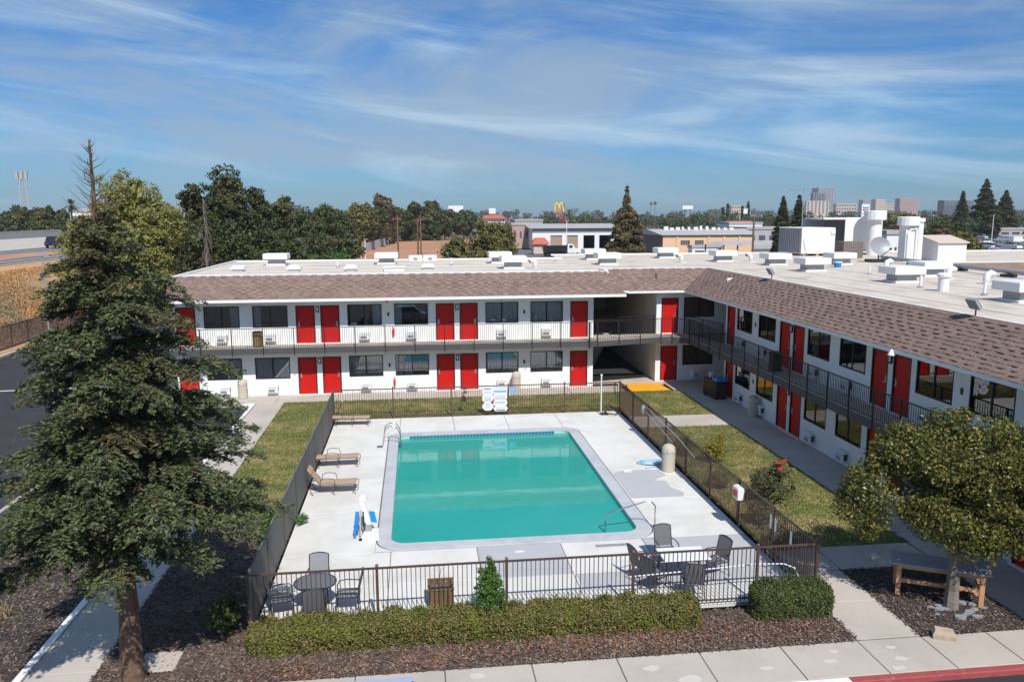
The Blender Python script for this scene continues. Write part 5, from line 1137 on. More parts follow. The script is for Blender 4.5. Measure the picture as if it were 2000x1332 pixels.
for (x, y, s, mm, lab) in ((10.75, 30.6, .75, 'box_leaf', 'dark green shrub pressed against the lawn side fence near the bin'), (10.7, 26.6, .55, 'olive', 'spiky olive plant outside the lawn side fence, opposite the grey deck patch'), (10.7, 23.1, .8, 'rose_leaf', 'straggly shrub behind the white rescue box'), (10.6, 21.5, .6, 'rose_leaf', 'straggly shrub by the notice plates on the fence')):
    blob_tree('border_shrub', lab, 'shrub', (x, y, 0), [(0, 0, s * .55, .38, s * .8, s * .55)], 50, 1900, .15, .042, mm, (.03, .015), lo=.3)
blob_tree('young_rose', 'thin young rose standing at the far fence near the rule signs', 'plant', (2.2, 38.7, 0), [(0, 0, .75, .22, .2, .25), (0, 0, 1.2, .12, .1, .25)], 20, 320, .1, .035, 'rose_leaf', (.015, .008), lo=.2)
blob_tree('weed', 'green weed sprouting through the foot of the grey fence', 'plant', (-3.85, 24.9, 0), [(0, 0, .2, .22, .25, .2)], 18, 420, .09, .035, 'bright_leaf', (.01, .005), lo=.1)
blob_tree('low_bush', 'light green low bush outside the grey fence near the conifer', 'bush', (-4.55, 23.4, 0), [(0, 0, .55, .4, .8, .55)], 50, 2600, .15, .045, 'bright_leaf', (.03, .015), lo=.3)
for i in range(7):   # dry tufts on the bark bed
    x, y = [(-11.9, 21.3), (-10.6, 19.8), (-12.6, 18.2), (-9.9, 24.4), (-13.2, 24.9), (-11.2, 26.8), (-12.9, 29.3)][i]
    P = np.array([x, y, .1]) + rng.normal(size=(160, 3)) * [.22, .22, .05]; ln_ = unit(rng.normal(size=(160, 3)) * .6 + [0, 0, 1])
    o = cards('dry_tuft', P, ln_ * .16, unit(np.cross(ln_, rdir(160))) * .015, 'drygrass'); tag(o, 'tuft of dry orange grass on the dark bark bed', 'grass tuft', 'dry tufts on the bark bed')

# ---- trees behind the motel
def at(px, topy, y, wpx):
    b = on_y(px, 420, y); return b.x, on_y(px, topy, y).z, wpx / 2 * y / FPX * 1.02
def bg_tree(px, topy, y, wpx, kind, label, group, lobes=5, name='tree', n=9000, low=.25, shape='round'):
    x, H, r = at(px, topy, y, wpx); es = []
    if shape == 'tall':
        for i in range(lobes):
            f = (i + .6) / lobes; es.append((random.uniform(-.25, .25) * r, random.uniform(-.3, .3) * r, H * (low + (1 - low) * f) - H * .1, r * (1.05 - .5 * f) * random.uniform(.8, 1.05), r * (1.05 - .5 * f), H * (1 - low) / lobes * 1.05))
    else:
        es.append((0, 0, H * .55, r * .8, r * .8, H * .42))
        for i in range(lobes):
            a = random.uniform(0, 6.28); es.append((r * .5 * math.cos(a), r * .5 * math.sin(a), H * random.uniform(.42, .72), r * random.uniform(.42, .62), r * random.uniform(.42, .62), H * random.uniform(.2, .3)))
        es.append((random.uniform(-.2, .2) * r, 0, H * .8, r * .5, r * .5, H * .19))
    leaf = max(.1, y / FPX * 2.7); n = int(n * 1.35)
    return blob_tree(name, label, 'tree', (x, y, 0), es, int(70 + 22 * lobes), n, r * .26, leaf, kind, (.25, .12), group=group, lo=.5, limbs=4, fs=2.3)
x, H, r = at(256, 336, 78, 178)
es = [(0, 0, H * .80, r * .62, r * .6, H * .2), (-.55 * r, 0, H * .62, r * .55, r * .55, H * .22), (.55 * r, 0, H * .64, r * .55, r * .6, H * .22), (0, -.3 * r, H * .5, r * .9, r * .8, H * .32), (-.5 * r, -.2 * r, H * .3, r * .6, r * .6, H * .28), (.5 * r, -.2 * r, H * .3, r * .6, r * .6, H * .28), (-.95 * r, 0, H * .6, r * .25, r * .3, H * .12)]
blob_tree('willow_tree', 'tall yellow green willowy tree behind the big conifer', 'tree', (x, 78, 0), es, 420, 34000, .7, .13, 'willow', (.35, .15), lo=.55, fs=2.3)
x2, H2, r2 = at(155, 430, 74, 90); blob_tree('willow_bush', 'low yellow green bush on the edge of the freeway bank', 'bush', (x2, 74, 0), [(0, 0, H2 * .6, r2, r2, H2 * .42)], 110, 6000, .6, .12, 'willow', (.2, .1))
bare = thing('bare_tree', 'leafless pinkish brown tree between the willow and the dark pines', 'tree', (on_y(338, 420, 86).x, 86, 0)); mb = MB(); bx = on_y(338, 420, 86).x
for i in range(46):
    a = random.uniform(0, 6.28); h = random.uniform(6, 12.4); mb.tube([(bx, 86, random.uniform(2, 6)), (bx + 1.0 * math.cos(a), 86 + 1.0 * math.sin(a), h * .75), (bx + 2.0 * math.cos(a) * random.uniform(.4, 1), 86 + 2 * math.sin(a) * .7, h)], [.09, .06, .02], 4)
mb.tube([(bx, 86, 0), (bx, 86, 7)], [.25, .12]); mb.build('trunk', 'far_pink', bare, True)
GP = 'tall dark pines behind the back wing'
for px, ty, y, w, n_ in ((372, 345, 84, 78, 9000), (418, 328, 88, 86, 11000), (462, 320, 86, 96, 13000), (505, 352, 90, 70, 8000), (380, 420, 76, 110, 9000), (450, 425, 77, 120, 10000)):
    bg_tree(px, ty, y, w, 'pine', 'tall dark shaggy pine behind the end of the back wing roof' if ty < 400 else 'lower dark pine filling in below the tall shaggy pines', GP if ty < 400 else 'lower dark pines', 7, 'pine_tree', n_, .12, 'tall')
sn = thing('dead_snag', 'grey dead trunk hung with dry vines among the dark pines', 'tree', (on_y(402, 420, 73.5).x, 73.5, 0)); mb = MB(); sx = on_y(402, 420, 73.5).x; trunk(mb, (sx, 73.5, 0), (sx - .15, 73.5, 11.3), .16, .06, 7, .1)
for i in range(30): z = random.uniform(1, 10.5); mb.tube([(sx, 73.4, z), (sx + random.uniform(-.5, .5), 73.3, z - .6), (sx + random.uniform(-.8, .8), 73.3, z - random.uniform(1, 2.6))], [.03, .02, .012], 4)
mb.build('trunk', 'brown_wall', sn, True)
GR = 'mixed trees along the dirt lot'
ROW = [(540, 383, 108, 96, 'oak', 'tall'), (585, 402, 122, 86, 'oak', 'round'), (625, 398, 142, 84, 'pine', 'round'), (662, 404, 165, 76, 'oak', 'round'), (700, 397, 232, 80, 'olive', 'round'), (722, 402, 255, 70, 'oak', 'round'), (752, 383, 285, 60, 'brownleaf', 'tall'), (778, 405, 310, 54, 'oak', 'round'), (806, 398, 318, 48, 'pine', 'tall'), (838, 394, 320, 50, 'oak', 'tall'), (868, 408, 325, 60, 'pine', 'round'), (905, 412, 330, 56, 'oak', 'round'), (742, 438, 272, 40, 'brownleaf', 'round'), (560, 450, 92, 90, 'oak', 'round'), (620, 455, 105, 90, 'pine', 'round'), (672, 450, 150, 70, 'oak', 'round'), (515, 440, 84, 70, 'pine', 'round')]
TXT = {'oak': 'dense dark green broadleaf tree in the row along the dirt lot', 'pine': 'dark needle tree in the row along the dirt lot', 'olive': 'olive green tree in the row along the dirt lot', 'brownleaf': 'brown half dead tree in the row along the dirt lot'}
ROWTXT = ['tall broadleaf tree growing against the shaggy pines', 'rounded broadleaf tree behind the bright green bush', 'dark needle tree below the teal highway sign', 'broadleaf tree where the board fence begins', 'olive green tree standing over the board fence', 'broadleaf tree between the olive tree and the brown half dead tree', 'tall brown half dead tree behind the utility poles', 'small broadleaf tree behind the lone utility pole', 'narrow needle tree behind the pair of utility poles', 'tall broadleaf tree just past the pair of utility poles', 'low dark needle tree below the pale blank billboard', 'broadleaf tree behind the taller round olive tree', 'low rusty brown tree at the far end of the board fence', 'lower broadleaf tree behind the roof hood, before the tree row', 'lower needle tree behind the bright green bushes', 'lower broadleaf tree beside the board fence', 'lower needle tree at the foot of the tallest pine']
for (px, ty, y, w, kd, sh), lab_ in zip(ROW, ROWTXT): bg_tree(px, ty, y, w, kd, lab_, GR, 5, 'broadleaf_tree', 6500, .12, sh)
bg_tree(600, 492, 66, 86, 'bright_leaf', 'bright green bush just behind the back wing roof', 'bright bushes behind the roof', 4, 'bush', 3500); bg_tree(655, 482, 67, 74, 'bright_leaf', 'bright green bush just behind the back wing roof', 'bright bushes behind the roof', 4, 'bush', 3500)
GO = 'olive round trees behind the roof'
bg_tree(884, 458, 96, 66, 'olive', 'low round olive tree behind the roof, left of the taller one', GO, 5, 'olive_tree', 5500); bg_tree(952, 422, 98, 104, 'olive', 'taller round olive tree behind the roof near the warehouse', GO, 6, 'olive_tree', 8500)
x, H, r = at(1224, 356, 96, 84)
conifer('spruce_tree', 'tall brownish spruce with a thin spire in front of the warehouse', (x, 96, 0), H, [(.8, 2.9), (3.5, 2.9), (5.8, 2.6), (7.3, 2.2), (9.0, 2.0), (10.2, 1.25), (10.9, .55), (12, .4), (H - .2, .1)], 150, 'spruce', spray=.15, levels=42, per=7, r0=.25, flat=.4, droop=.2)
for px, ty, y, w, lab in ((1922, 348, 300, 66, 'large dark cedar on the right skyline, tallest of three'), (1878, 374, 290, 40, 'slim dark cedar on the right skyline beside the largest'), (1962, 370, 320, 62, 'broad grey green cedar on the right skyline')):
    x, H, r = at(px, ty, y, w); conifer('cedar_tree', lab, (x, y, 0), H, [(.5, r), (H * .3, r * .92), (H * .6, r * .6), (H * .85, r * .25), (H, .1)], 16, 'pine', spray=.6, levels=34, per=7, r0=.4, flat=.5, group='cedars on the right skyline')
for px, ty in ((1529, 384), (1560, 379)):
    x, H, r = at(px, ty, 170, 42); conifer('dark_cypress', 'dark pointed evergreen beside the air handlers', (x, 170, 0), H, [(.3, r), (H * .5, r * .8), (H * .8, r * .4), (H, .1)], 40, 'pine', spray=.36, levels=34, per=7, r0=.25, flat=.5, group='pair of dark evergreens')
for px, ty, w in ((1421, 394, 7), (1450, 397, 8), (1461, 395, 7), (1412, 402, 7)):
    x, H, r = at(px, ty, 480, w); blob_tree('thin_cypress', 'thin pencil cypress on the skyline beyond the tan building', 'tree', (x, 480, 0), [(0, 0, H * .5, r, r, H * .5), (0, 0, H * .75, r * .7, r * .7, H * .25)], 50, 700, r * .5, .6, 'pine', (.2, .1), group='pencil cypresses')
GB = 'brownish shrubs along the motel yard'
for px, ty, y, w, kd in ((1752, 432, 120, 40, 'brownleaf'), (1800, 440, 130, 60, 'oak'), (1836, 446, 128, 66, 'brownleaf'), (1874, 450, 126, 62, 'olive'), (1906, 462, 120, 50, 'olive'), (1790, 462, 100, 60, 'brownleaf'), (1850, 424, 170, 90, 'oak'), (1765, 418, 240, 80, 'olive'), (1700, 428, 250, 70, 'oak')):
    bg_tree(px, ty, y, w, kd, {'brownleaf': 'rusty brown bush beyond the exhaust ducts', 'oak': 'dark green tree beyond the exhaust ducts', 'olive': 'olive bush beyond the lean-to hut'}[kd], GB, 4, 'bush', 4200)
GF = 'trees across the freeway'
for px, ty, w in ((12, 412, 40), (42, 402, 60), (75, 404, 56), (100, 402, 44), (122, 408, 36)): bg_tree(px, ty, 250, w, 'oak', 'dark rounded tree across the freeway', GF, 4, 'broadleaf_tree', 2600)
def palm(px, ty, y, label, group):
    x, H, _ = at(px, ty, y, 10); t = thing('palm_tree', label, 'palm', (x, y, 0), 0, group); mb = MB(); trunk(mb, (x, y, 0), (x, y, H - .8), .22, .16, 7, .1); mb.build('trunk', 'bark_grey', t, True); fr_ = MB()
    for i in range(34):
        a = random.uniform(0, 6.28); e = random.uniform(-.6, 1.1); Lf = 1.9; d = Vector((math.cos(a) * math.cos(e), math.sin(a) * math.cos(e), math.sin(e))); s_ = Vector((-math.sin(a), math.cos(a), 0)) * .22; p0 = Vector((x, y, H - .8)); p1 = p0 + d * Lf * .55; p2 = p0 + d * Lf - Vector((0, 0, .55))
        fr_.quad(p0, p1 - s_, p2, p1 + s_)
    fr_.build('fronds', 'oak', t, True)
palm(140, 392, 150, 'fan palm beside the freeway', None)
for px, ty in ((1271, 396), (1279, 394)): palm(px, ty, 520, 'tiny fan palm on the skyline right of the spruce', 'skyline palms')

# ---- far wooded plain that reads as one mass, out to the horizon
PP, NN_, LS = [], [], []
def mass(px, y, topy, wpx, n):
    x, H, r = at(px, topy, y, wpx); H = max(H, 3.0); E_ = [(x, y, H * .5, r * .8, r * .8, H * .5)] + [(x + random.uniform(-.5, .5) * r, y + random.uniform(-.5, .5) * r, H * random.uniform(.45, .75), r * .5, r * .5, H * .25) for _ in range(4)]
    P, Q = crown_points(E_, 26, n, r * .28, .4); PP.append(P); NN_.append(Q); LS.append(np.full((len(P), 1), y / FPX * 1.9))
for i in range(150):
    y = random.uniform(300, 620); px = random.uniform(880, 2060) if i % 3 else random.uniform(520, 2060); mass(px, y, random.uniform(410, 424), random.uniform(22, 52), 300)
for i in range(150): mass(random.uniform(-40, 2060), random.uniform(700, 2600), random.uniform(407, 415), random.uniform(14, 40), 170)
for i in range(26): mass(random.uniform(1280, 1520), random.uniform(260, 330), random.uniform(412, 424), random.uniform(34, 60), 420)
for i in range(12): mass(random.uniform(1090, 1190), random.uniform(280, 330), random.uniform(416, 424), random.uniform(30, 46), 420)
for i in range(22): mass(random.uniform(1500, 2040), random.uniform(260, 420), random.uniform(414, 428), random.uniform(40, 70), 420)
P = np.concatenate(PP); Q = np.concatenate(NN_); S_ = np.concatenate(LS); U, V = leaf_uv(len(P), 1.0, .6, Q, .9)
tag(cards('distant_woods', P, U * S_, V * S_, 'farleaf'), 'belt of distant trees filling the plain to the horizon', kind='stuff')

# ================================================================== FAR BUILDINGS AND STREET THINGS
def facade_windows(t, x0, x1, y, z0, z1, nx, nz, mt='far_dark', frac=(.62, .6)):
    w = (x1 - x0) / nx; h = (z1 - z0) / nz
    me = MB().box(-w * frac[0] / 2, w * frac[0] / 2, -.06, .02, -h * frac[1] / 2, h * frac[1] / 2).mesh('window')
    for i in range(nx):
        for j in range(nz): link('window', me, mt, t, (x0 + (i + .5) * w, y, z0 + (j + .5) * h), True)
def block(name, label, px0, px1, topy, y, depth, mt, nx, nz, basez=0, wm='far_dark', group=None, frac=(.62, .6), z0=None):
    a, b = on_y(px0, 420, y).x, on_y(px1, 420, y).x; H = on_y((px0 + px1) / 2, topy, y).z; t = thing(name, label, 'building', ((a + b) / 2, y, 0), 0, group)
    MB().box(a, b, y, y + depth, basez, H).build('wall', mt, t, True); MB().box(a - .2, b + .2, y - .2, y + depth + .2, H, H + .6).build('roof', 'far_grey', t, True)
    facade_windows(t, a, b, y - .02, (H * .25 if z0 is None else z0), H - .5, nx, nz, wm, frac); return t
# downtown
tw = block('tower_block', 'tallest glass and grey office tower on the skyline', 1596, 1626, 367, 1700, 30, 'far_grey', 6, 13, frac=(.8, .55)); 
block('tower_block', 'dark glass lower wing of the tallest tower', 1585, 1610, 378, 1690, 8, 'far_dark', 5, 11, wm='far_grey', frac=(.15, .9)); block('tower_block', 'low pale podium block at the foot of the tallest tower', 1574, 1618, 393, 1680, 8, 'far_beige', 6, 6, frac=(.5, .7))
block('tower_block', 'small domed grey tower left of the roadside sign', 1684, 1699, 391, 1900, 20, 'far_grey', 4, 5); block('tower_block', 'white and grey slab tower on the skyline', 1709, 1729, 390, 1800, 20, 'far_beige', 5, 6, frac=(.5, .5)); block('tower_block', 'wide pinkish slab tower on the skyline', 1756, 1792, 388, 1800, 20, 'far_pink', 8, 6, frac=(.5, .5)); block('tower_block', 'low cream block between two skyline towers', 1729, 1746, 399, 1800, 20, 'far_beige', 5, 4)
block('tower_block', 'low cream block right of the tallest tower', 1632, 1672, 398, 1800, 20, 'far_beige', 8, 3); block('tower_block', 'dark flat topped block near the cedars', 1842, 1900, 392, 1500, 20, 'far_dark', 8, 2, wm='far_grey', frac=(.6, .2), z0=24); block('tower_block', 'low tan block beyond the pencil cypresses', 1428, 1449, 402, 1300, 20, 'far_beige', 6, 3)
def dome(px, y, z, r): pass
# warehouse with roll-up doors
WHY = 224; a, b = on_y(1040, 420, WHY).x, on_y(1206, 420, WHY).x; ez = on_y(1120, 446, WHY).z
t = thing('warehouse', 'white warehouse with two tan roll-up doors and two open bays', 'building', ((a + b) / 2, WHY, 0)); hol = []
lay = [(1075, 1098, 'd'), (1108, 1129, 'd'), (1140, 1162, 'o'), (1171, 1193, 'o')]; dz0, dz1 = 0.1, on_y(1100, 460, WHY).z
xs = [(on_y(p, 420, WHY).x, on_y(q, 420, WHY).x, c) for p, q, c in lay]
wb = MB(); wall_holes(wb, lambda s, d, z: (s, WHY + d, z), a, b, 0, ez, [(p, q, dz0, dz1) for p, q, _ in xs], .4); wb.quad((a, WHY, 0), (a, WHY + 24, 0), (a, WHY + 24, ez), (a, WHY, ez)); wb.quad((b, WHY, 0), (b, WHY + 24, 0), (b, WHY + 24, ez), (b, WHY, ez)); wb.build('wall', 'metal_white', t, True)
for p, q, c in xs:
    if c == 'd':
        mb = MB()
        for j in range(10): mb.box(p, q, WHY + .3, WHY + .36 + .03 * (j % 2), dz0 + (dz1 - dz0) * j / 10, dz0 + (dz1 - dz0) * (j + 1) / 10)
        mb.build('rollup_door', 'rollup', t, True)
    else:
        mb = MB(); mb.add([(p, WHY + .4, dz0), (q, WHY + .4, dz0), (q, WHY + .4, dz1), (p, WHY + .4, dz1), (p, WHY + 12, dz0), (q, WHY + 12, dz0), (q, WHY + 12, dz1), (p, WHY + 12, dz1)], [(4, 5, 6, 7), (0, 1, 5, 4), (1, 2, 6, 5), (2, 3, 7, 6), (3, 0, 4, 7)]); mb.build('bay_interior', 'room', t, True)
MB().box(a, b, WHY - .14, WHY - .02, on_y(1100, 454, WHY).z, ez - .1).build('upper_band', 'far_grey', t, True)
rfz = on_y(1120, 437, WHY + 12).z; MB().loft([[(a - 1, WHY - 1, ez), (a - 1, WHY + 12, rfz), (a - 1, WHY + 25, ez)], [(b + 1, WHY - 1, ez), (b + 1, WHY + 12, rfz), (b + 1, WHY + 25, ez)]]).build('roof', 'far_grey', t, True)
for i, px in enumerate((1060, 1070)): pass
# low neighbours
block('shed', 'red walled low shed left of the warehouse', 1000, 1034, 440, 232, 12, 'far_pink', 3, 1, frac=(.3, .4)); block('shed', 'white low building behind the red shed', 1006, 1060, 432, 262, 14, 'far_grey', 4, 1, frac=(.2, .3))
t = thing('red_kiosk', 'small kiosk with a red hipped roof beside the warehouse', 'kiosk', (on_y(1055, 420, 200).x, 200, 0)); kx = on_y(1055, 420, 200).x; MB().box(kx - 1.8, kx + 1.8, 199, 202, 0, 2.4).build('wall', 'far_beige', t, True); MB().loft([[(kx - 2.4, 198.4, 2.4), (kx + 2.4, 198.4, 2.4), (kx + 2.4, 202.6, 2.4), (kx - 2.4, 202.6, 2.4)], [(kx - 1.2, 200, 4.0), (kx + 1.2, 200, 4.0), (kx + 1.2, 201, 4.0), (kx - 1.2, 201, 4.0)]]).build('roof', 'red_roof', t, True)
# tan building with carport
TY = 196; a, b = on_y(1296, 420, TY).x, on_y(1474, 420, TY).x; al = on_y(1270, 420, TY + 10).x; ez = on_y(1380, 459, TY).z
t = thing('tan_building', 'long tan stucco building with small grid windows', 'building', ((a + b) / 2, TY, 0)); wx = [(on_y(p, 420, TY).x, on_y(q, 420, TY).x, on_y(1340, 479, TY).z, on_y(1340, 470, TY).z) for p, q in ((1331, 1349), (1359, 1376))]
wb = MB(); wall_holes(wb, lambda s, d, z: (s, TY + d, z), a, b, 0, ez, wx, .2); wb.quad((b, TY, 0), (b, TY + 14, 0), (b, TY + 14, ez), (b, TY, ez)); wb.build('wall', 'tan_wall', t, True)
MB().add([(a, TY, 0), (a - 3.6, TY + 14, 0), (a - 3.6, TY + 14, ez), (a - 1.8, TY + 7, ez + 1.3), (a, TY, ez)], [(0, 1, 2, 3, 4)]).build('gable_wall', 'brown_wall', t, True)
for p, q, z0, z1 in wx:
    o = MB().box(p, q, TY + .15, TY + .2, z0, z1).build('window', 'far_dark', t, True)
    for i in range(1, 4): MB().box(p + (q - p) * i / 4 - .04, p + (q - p) * i / 4 + .04, TY + .08, TY + .145, z0, z1).build('muntin', 'far_beige', o, True)
MB().loft([[(a - .4, TY - .6, ez), (a - 2.2, TY + 7, ez + 1.4), (a - 4, TY + 14.6, ez)], [(b + .5, TY - .6, ez), (b + .5, TY + 7, ez + 1.4), (b + .5, TY + 14.6, ez)]]).build('roof', 'far_grey', t, True)
for px in (1324, 1386, 1416, 1446): x = on_y(px, 420, TY).x; MB().box(x - .25, x + .25, TY - .2, TY - .02, 0, ez - .1).build('pilaster', 'tan_wall', t, True)
hv = MB()
for i in range(12): x = a + 2 + i * 1.6; hv.box(x, x + random.uniform(.4, 1.1), TY + 5.5, TY + 6.5, ez + 1.0, ez + random.uniform(1.6, 2.4))
hv.build('rooftop_plant', 'metal_white', t, True)
t = thing('carport', 'open carport with grey pitched roof before the tan building', 'carport', (on_y(1430, 420, 186).x, 186, 0)); ca, cb, cc = on_y(1380, 420, 186).x, on_y(1420, 420, 180).x, on_y(1545, 420, 184).x; cz = on_y(1420, 478, 182).z
MB().loft([[(ca, 187, cz), (ca + 2.2, 185, cz + .75), (cb, 180, cz - .1)], [(cc - 2, 192, cz), (cc - 1, 187, cz + .75), (cc, 181, cz - .1)]]).build('roof', 'far_grey', t, True)
for px, y in ((1380, 187), (1416, 180.5), (1443, 181), (1543, 182)): x = on_y(px, 420, y).x; MB().box(x - .12, x + .12, y - .12, y + .12, -.2, cz - .05).build('post', 'far_dark', t, True)
block('shed', 'white low garage under the carport', 1354, 1412, 484, 189.5, 3, 'metal_white', 2, 1, frac=(.6, .5)); block('flat_building', 'long grey two storey flat roofed building right of the tan one', 1460, 1640, 448, 214, 14, 'far_grey', 9, 1, frac=(.6, .35)); block('flat_building', 'low white building with red tiled roof behind the tan one', 1425, 1490, 438, 250, 10, 'metal_white', 5, 1, frac=(.3, .3))
for px0, px1, ty, y, lab in ((1420, 1490, 432, 256, 'faded red tiled roof behind the tan building'), (1576, 1608, 431, 240, 'small house with red roof between the air handlers'), (940, 992, 420, 300, 'low house with red roof behind the olive trees')):
    a, b = on_y(px0, 420, y).x, on_y(px1, 420, y).x; z = on_y(px0, ty, y).z; t = thing('house', lab, 'house', ((a + b) / 2, y, 0)); MB().box(a + 1, b - 1, y + 1, y + 9, 0, z - 1.2).build('wall', 'metal_white', t, True); MB().loft([[(a, y, z - 1.4), (b, y, z - 1.4), (b, y + 10, z - 1.4), (a, y + 10, z - 1.4)], [(a + 2.5, y + 4, z), (b - 2.5, y + 4, z), (b - 2.5, y + 6, z), (a + 2.5, y + 6, z)]]).build('roof', 'red_roof', t, True); facade_windows(t, a + 1, b - 1, y + .98, .8, 2.2, 4, 1, frac=(.4, .7))
block('flat_building', 'dark grey dealership building behind the parked vans', 1935, 2060, 449, 300, 20, 'far_grey', 6, 1, frac=(.7, .5)); block('flat_building', 'white house on the far roofline beside the round exhaust stack', 1735, 1772, 458, 110, 8, 'metal_white', 3, 1, frac=(.3, .4)); block('house_block', 'pale house front beside the freeway palm', 137, 178, 414, 160, 8, 'metal_white', 3, 2, frac=(.3, .5))
# wooden slat fence of the dirt lot
t = thing('slat_fence', 'grey weathered board fence along the dirt lot', 'fence', (on_y(690, 420, 190).x, 190, 0)); p0, p1 = on_z(690, 499), on_z(766, 474); me = MB().box(-.75, .75, -.04, .04, -.2, 2.3).mesh('board')
for i in range(40): p = p0.lerp(p1, i / 40); link('board', me, 'far_grey', t, (p.x, p.y, random.uniform(-.1, .1)), True, (0, 0, math.atan2(p1.y - p0.y, p1.x - p0.x)))
# poles and signs
def pole(name, label, px, ty, y, r, mt, arms=(), cat='pole', group=None, head=None):
    x = on_y(px, 420, y).x; H = on_y(px, ty, y).z; t = thing(name, label, cat, (x, y, 0), 0, group); MB().tube([(x, y, -.3), (x, y, H)], [r, r * .7], 8).build('shaft', mt, t, True)
    for z, w in arms: MB().box(x - w, x + w, y - .08, y + .08, H - z - .07, H - z + .07).build('crossarm', mt, t, True)
    if head: head(t, x, y, H)
    return t
for px, ty, y in ((776, 421, 122), (815, 425, 140), (821, 424, 138)): pole('utility_pole', 'brown wooden utility pole by the dirt lot', px, ty, y, .16, 'pole_wood', ((.5, .6),), 'utility pole', 'utility poles by the dirt lot')
pole('utility_pole', 'dark wooden utility pole in front of the tan building', 1473, 428, 176, .3, 'pole_wood', (), 'utility pole')
def lamp_head(t, x, y, H): MB().box(x - .2, x + .55, y - .12, y + .12, H - .02, H + .12).build('lamp_head', 'galv', t, True); 
pole('lamp_post', 'slim grey lamp post on the dry slope', 74, 500, 62, .06, 'galv', (), 'lamp post', None, lamp_head)
for px, ty, y, lab in ((1107, 432, 200, 'thin lamp post before the warehouse doors'), (711, 468, 150, 'short lamp post by the board fence'), (986, 431, 170, 'thin white lamp post left of the warehouse'), (1941, 420, 240, 'tall white lamp post over the parked vans'), (1758, 419, 300, 'thin lamp post behind the round exhaust stacks')): pole('lamp_post', lab, px, ty, y, .12, 'metal_white', (), 'lamp post', None, lamp_head)
# golden arches on a pole
t = thing('pole_sign', 'yellow double arch sign on a tall dark pole', 'sign', (on_y(1092, 420, 330).x, 330, 0)); x0 = on_y(1092, 420, 330).x; zb, zt = on_y(1092, 414.5, 330).z, on_y(1092, 397.5, 330).z; w = 18 * 330 / FPX
MB().tube([(x0 + w * .55, 330.4, 0), (x0 + w * .55, 330.4, zt)], .3).build('pole', 'far_dark', t, True)
for s in (-1, 1): MB().tube([(x0 + s * w * .25 + w * .24 * math.cos(a), 330, zb + (zt - zb) * max(0, math.sin(a)) ** .75) for a in [math.pi * i / 14 for i in range(15)]], .32, 6).build('arch', 'gold', t, True)
MB().box(x0 - w * .55, x0 + w * .55, 330, 330.3, zb - 1.0, zb - .3).build('name_board', 'sign_red', t, True); MB().box(x0 + w * .1, x0 + w * .8, 330, 330.3, on_y(1095, 433, 330).z, on_y(1095, 427, 330).z).build('lower_board', 'sign_red', t, True)
# roadside sign with blue and red chevrons
t = thing('pole_sign', 'tall white roadside sign with blue and red chevron bands', 'sign', (on_y(1690, 420, 240).x, 240, 0)); x0 = on_y(1690, 420, 240).x; zb, zt = on_y(1690, 417, 240).z, on_y(1690, 399, 240).z; w = 17 * 240 / FPX / 2
MB().box(x0 - w, x0 + w, 240, 240.4, zb, zt).build('panel', 'white_plastic', t, True)
for s in (-1, 1): MB().box(x0 + s * w * .9 - .1, x0 + s * w * .9 + .1, 240.1, 240.3, 0, zb).build('post', 'metal_white', t, True)
for z, col in ((.62, 'blue_plastic'), (.36, 'sign_red')):
    zc = zb + (zt - zb) * z; h = (zt - zb) * .15; mb = MB()
    for s in (-1, 1): mb.add([(x0, 239.93, zc - h), (x0 + s * w * .75, 239.93, zc), (x0 + s * w * .75, 239.93, zc + h), (x0, 239.93, zc), (x0, 239.99, zc - h), (x0 + s * w * .75, 239.99, zc), (x0 + s * w * .75, 239.99, zc + h), (x0, 239.99, zc)], [(0, 1, 2, 3), (4, 5, 6, 7), (0, 1, 5, 4), (3, 2, 6, 7)])
    mb.build('chevron', col, t, True)
MB().box(x0 - w, x0 + w, 240, 240.3, zb - .9, zb - .3).build('price_board', 'white_plastic', t, True)
for px0, px1, ty, by, y, lab in ((876, 905, 402, 414, 420, 'pale blank billboard above the tree row'), (1333, 1353, 402, 409, 480, 'white blank billboard on the skyline behind the tan building'), (955, 968, 407, 418, 400, 'small white and red sign board above the red roofed house'), (1452, 1460, 408, 418, 420, 'small white sign panel between the pencil cypresses')):
    a, b = on_y(px0, 420, y).x, on_y(px1, 420, y).x; t = thing('billboard', lab, 'billboard', ((a + b) / 2, y, 0)); MB().box(a, b, y, y + .5, on_y(px0, by, y).z, on_y(px0, ty, y).z).build('panel', 'metal_white', t, True)
    for f in (.25, .75): MB().tube([(a + (b - a) * f, y + .25, 0), (a + (b - a) * f, y + .25, on_y(px0, by, y).z)], .3).build('post', 'far_dark', t, True)
t = thing('overhead_sign', 'teal green highway sign above the tree row', 'sign', (on_y(636, 420, 500).x, 500, 0)); x0 = on_y(636, 420, 500).x; MB().box(x0 - 2.7, x0 + 2.7, 500, 500.3, on_y(636, 406, 500).z, on_y(636, 400, 500).z).build('panel', mat('sign_teal', S(40, 170, 150), .5, .05), t, True); MB().tube([(x0, 500.4, 0), (x0, 500.4, on_y(636, 394, 500).z)], .25).build('post', 'galv', t, True)
t = thing('cell_tower', 'twin lattice antenna tower beyond the freeway', 'tower', (on_y(50, 420, 400).x, 400, 0)); x0 = on_y(50, 420, 400).x; zt = on_y(48, 342, 400).z
for s in (-1, 1): MB().tube([(x0 + s * 2.2, 400, 0), (x0 + s * 1.0, 400, zt)], [.5, .3]).build('leg', 'far_grey', t, True)
lb = MB()
for i in range(12): z = 3 + i * (zt - 4) / 12; lb.tube([(x0 - 2.1 + z / zt, 400, z), (x0 + 2.1 - z / zt, 400, z + 2)], .14, 4)
for z in (.45, .62, .8): lb.tube([(x0 - 4.5, 400, zt * z), (x0 + 4.5, 400, zt * z)], .1, 4)
